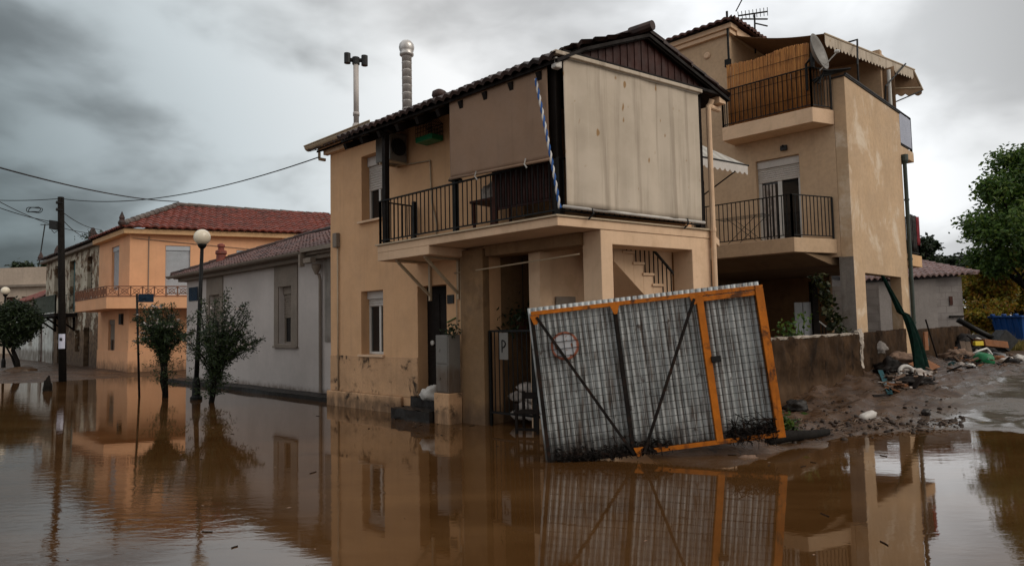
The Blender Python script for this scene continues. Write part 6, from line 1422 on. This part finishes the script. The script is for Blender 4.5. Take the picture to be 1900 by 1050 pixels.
tag(ob_.build('scattered_scraps', [M[k] for k in mats], None), 'countless splinters and muddy scraps scattered over both rubbish heaps', 'debris', kind='stuff')
# on the mud nearer by
c = gp(1612, 779, .07); d = Vector((.17, .10, .025)); x = MB(); x.tube([c - d, c - d * .8, c, c + d * .55, c + d * .8, c + d], [.03, .065, .07, .065, .03, .022], 14); tag(x.build('plastic_bottle', M['plastic_white'], None, smooth=True), 'dirty white plastic bottle lying on the mud bank', 'bottle')
a_, b_ = gp(1425, 836, .03), gp(1536, 808, .05); x = MB(); x.tube([a_ - Vector((0, 0, .03)), a_.lerp(b_, .3) + Vector((0, 0, .02)), a_.lerp(b_, .6), b_], [.05, .075, .065, .045], 10); tag(x.build('driftwood_log', M['bark'], None, smooth=True), 'black driftwood log at the water edge beside the orange gate panel', 'log')
c = G(1388, 848); lump('foam_block', M['rag_brown'], (c.x, c.y, -.05), (.13, .06, .05), 'pale chunk floating in the water below the orange gate panel', 'block', seed=41, amp=.3)
c = gp(1780, 642); c = gp(1782, 643 + 2); lump('orange_float', M['orange_plastic'], c, (.085, .085, .10), 'small bright orange float lying on the lane', 'float', seed=42, amp=.05)
plank('lane_stick', M['timber'], gp(1744, 641, .03), gp(1778, 643, .03), .05, .05, 'thin dark stick lying on the lane left of the orange float', 'stick')
lump('lane_mud', M['rag_dark'], gp(1822, 640), (.55, .16, .09), 'dark mud-caked rag lying on the lane right of the orange float', 'cloth', seed=43, amp=.5)
lump('mud_clod', M['wet_stone'], gp(1478, 762), (.20, .12, .13), 'reddish mud clod beside the foot of the gate panel', 'clod', seed=45, amp=.5); lump('mud_clod', M['wet_stone'], gp(1718, 766), (.07, .06, .06), 'small black stone on the rim of the mud bank', 'stone', seed=46, amp=.3)
clods = MB(); rl_ = random.Random(55)
for i in range(560):
    u = rl_.uniform(1465, 1790); v = 812 - (u - 1465) * .055 + rl_.gauss(-12, 8) if i % 4 else rl_.uniform(735, 800)
    p = gp(u, v); s_ = abs(rl_.gauss(.006, .016)) + .005; n_ = 5
    clods.lathe(p - Vector((0, 0, s_ * .3)), [(s_ * .8, 0), (s_ * 1.1, s_ * .4), (s_ * .7, s_ * .9), (s_ * .1, s_ * 1.1)], n_, axis=(rl_.gauss(0, .3), rl_.gauss(0, .3), 1))
tag(clods.build('mud_clods', M['mud_dark'], None, smooth=True), 'countless small dark clods and pebbles on the mud bank by the water edge', 'debris', kind='stuff')
x = MB().obox(R.pt(4.65, .28, 1.0), R.e * .18, R.n * .02, Vector((0, 0, .26))); tag(x.build('rusty_sheet', M['cardboard'], None), 'rust brown sheet leaning on the garden wall right of the green downpipe', 'sheet')
x = MB(); x.obox(R.pt(5.1, .2, .95), R.e * .08, R.n * .03, Vector((0, 0, .12))); tag(x.build('blue_can', M['teal_plastic'], None, bevel=.01), 'light blue can on the mud by the rust brown sheet', 'can')
x = MB(); x.tube([R.pt(5.0, .22, 1.6), R.pt(5.5, .35, .45)], .022, 6); tag(x.build('leaning_pole', M['timber'], None), 'dark pole leaning on the garden wall behind the rust brown sheet', 'pole')
x = MB(); rl_ = random.Random(61); c = GP(1460, 800); x.leaves([c + Vector((rl_.gauss(0, .06), rl_.gauss(0, .07), abs(rl_.gauss(.03, .08)))) for _ in range(150)], .10, rl_, .35); tag(x.build('weed', M['leaf_green'], None), 'small green weed tuft at the foot of the orange right post', 'plant')

# flotsam on the water
rl_ = random.Random(303); x = MB(); y_ = MB()
for i in range(110):
    k = rl_.random()
    if k < .35: p = G(rl_.gauss(790, 60), rl_.gauss(784, 8))
    elif k < .6: p = G(rl_.gauss(1500, 120), rl_.gauss(850, 14))
    elif k < .8: p = G(rl_.gauss(350, 160), rl_.gauss(790, 40))
    else: p = G(rl_.uniform(50, 1850), rl_.uniform(780, 1040))
    if p.y < 4 or p.y > 24: continue
    p.z = .004; a = rl_.uniform(0, 6.28); l = rl_.uniform(.008, .028); d = Vector((math.cos(a), math.sin(a), 0)); n_ = Vector((-d.y, d.x, 0)) * rl_.uniform(.2, .6)
    if i % 3: x.add([p - d * l, p + n_ * l, p + d * l, p - n_ * l + Vector((0, 0, .004))], [(0, 1, 2, 3)], 0)
    else: x.tube([p - d * l * 2, p + n_ * .01, p + d * l * 2], .005, 4, 1)
tag(x.build('flotsam', [M['rag_brown'], M['rust']], None), 'countless small leaves and twigs floating on the brown water', 'debris', kind='stuff')

rl_ = random.Random(404); x = MB()
for i in range(130):
    k = i % 3; u, v = ((rl_.uniform(1470, 1760), 800 - 0 + rl_.gauss(0, 7)), (rl_.gauss(1690, 50), rl_.gauss(712, 12)), (rl_.gauss(1810, 40), rl_.gauss(676, 7)))[k]
    if k == 0: v -= (u - 1470) * .03 - 2
    p = GP(min(u, 1890), max(v, 655)); a = rl_.uniform(0, 6.28); l = rl_.uniform(.08, .32); d = Vector((math.cos(a), math.sin(a), rl_.uniform(-.05, .25))) * l
    x.tube([p + Vector((0, 0, .01)), p + d * .5 + Vector((rl_.gauss(0, .02), rl_.gauss(0, .02), .03)), p + d + Vector((0, 0, .02))], [.009, .007, .004], 5)
tag(x.build('driftwood_twigs', M['plank'], None), 'countless broken twigs and reeds left on the mud bank and around the rubbish heaps', 'debris', kind='stuff')
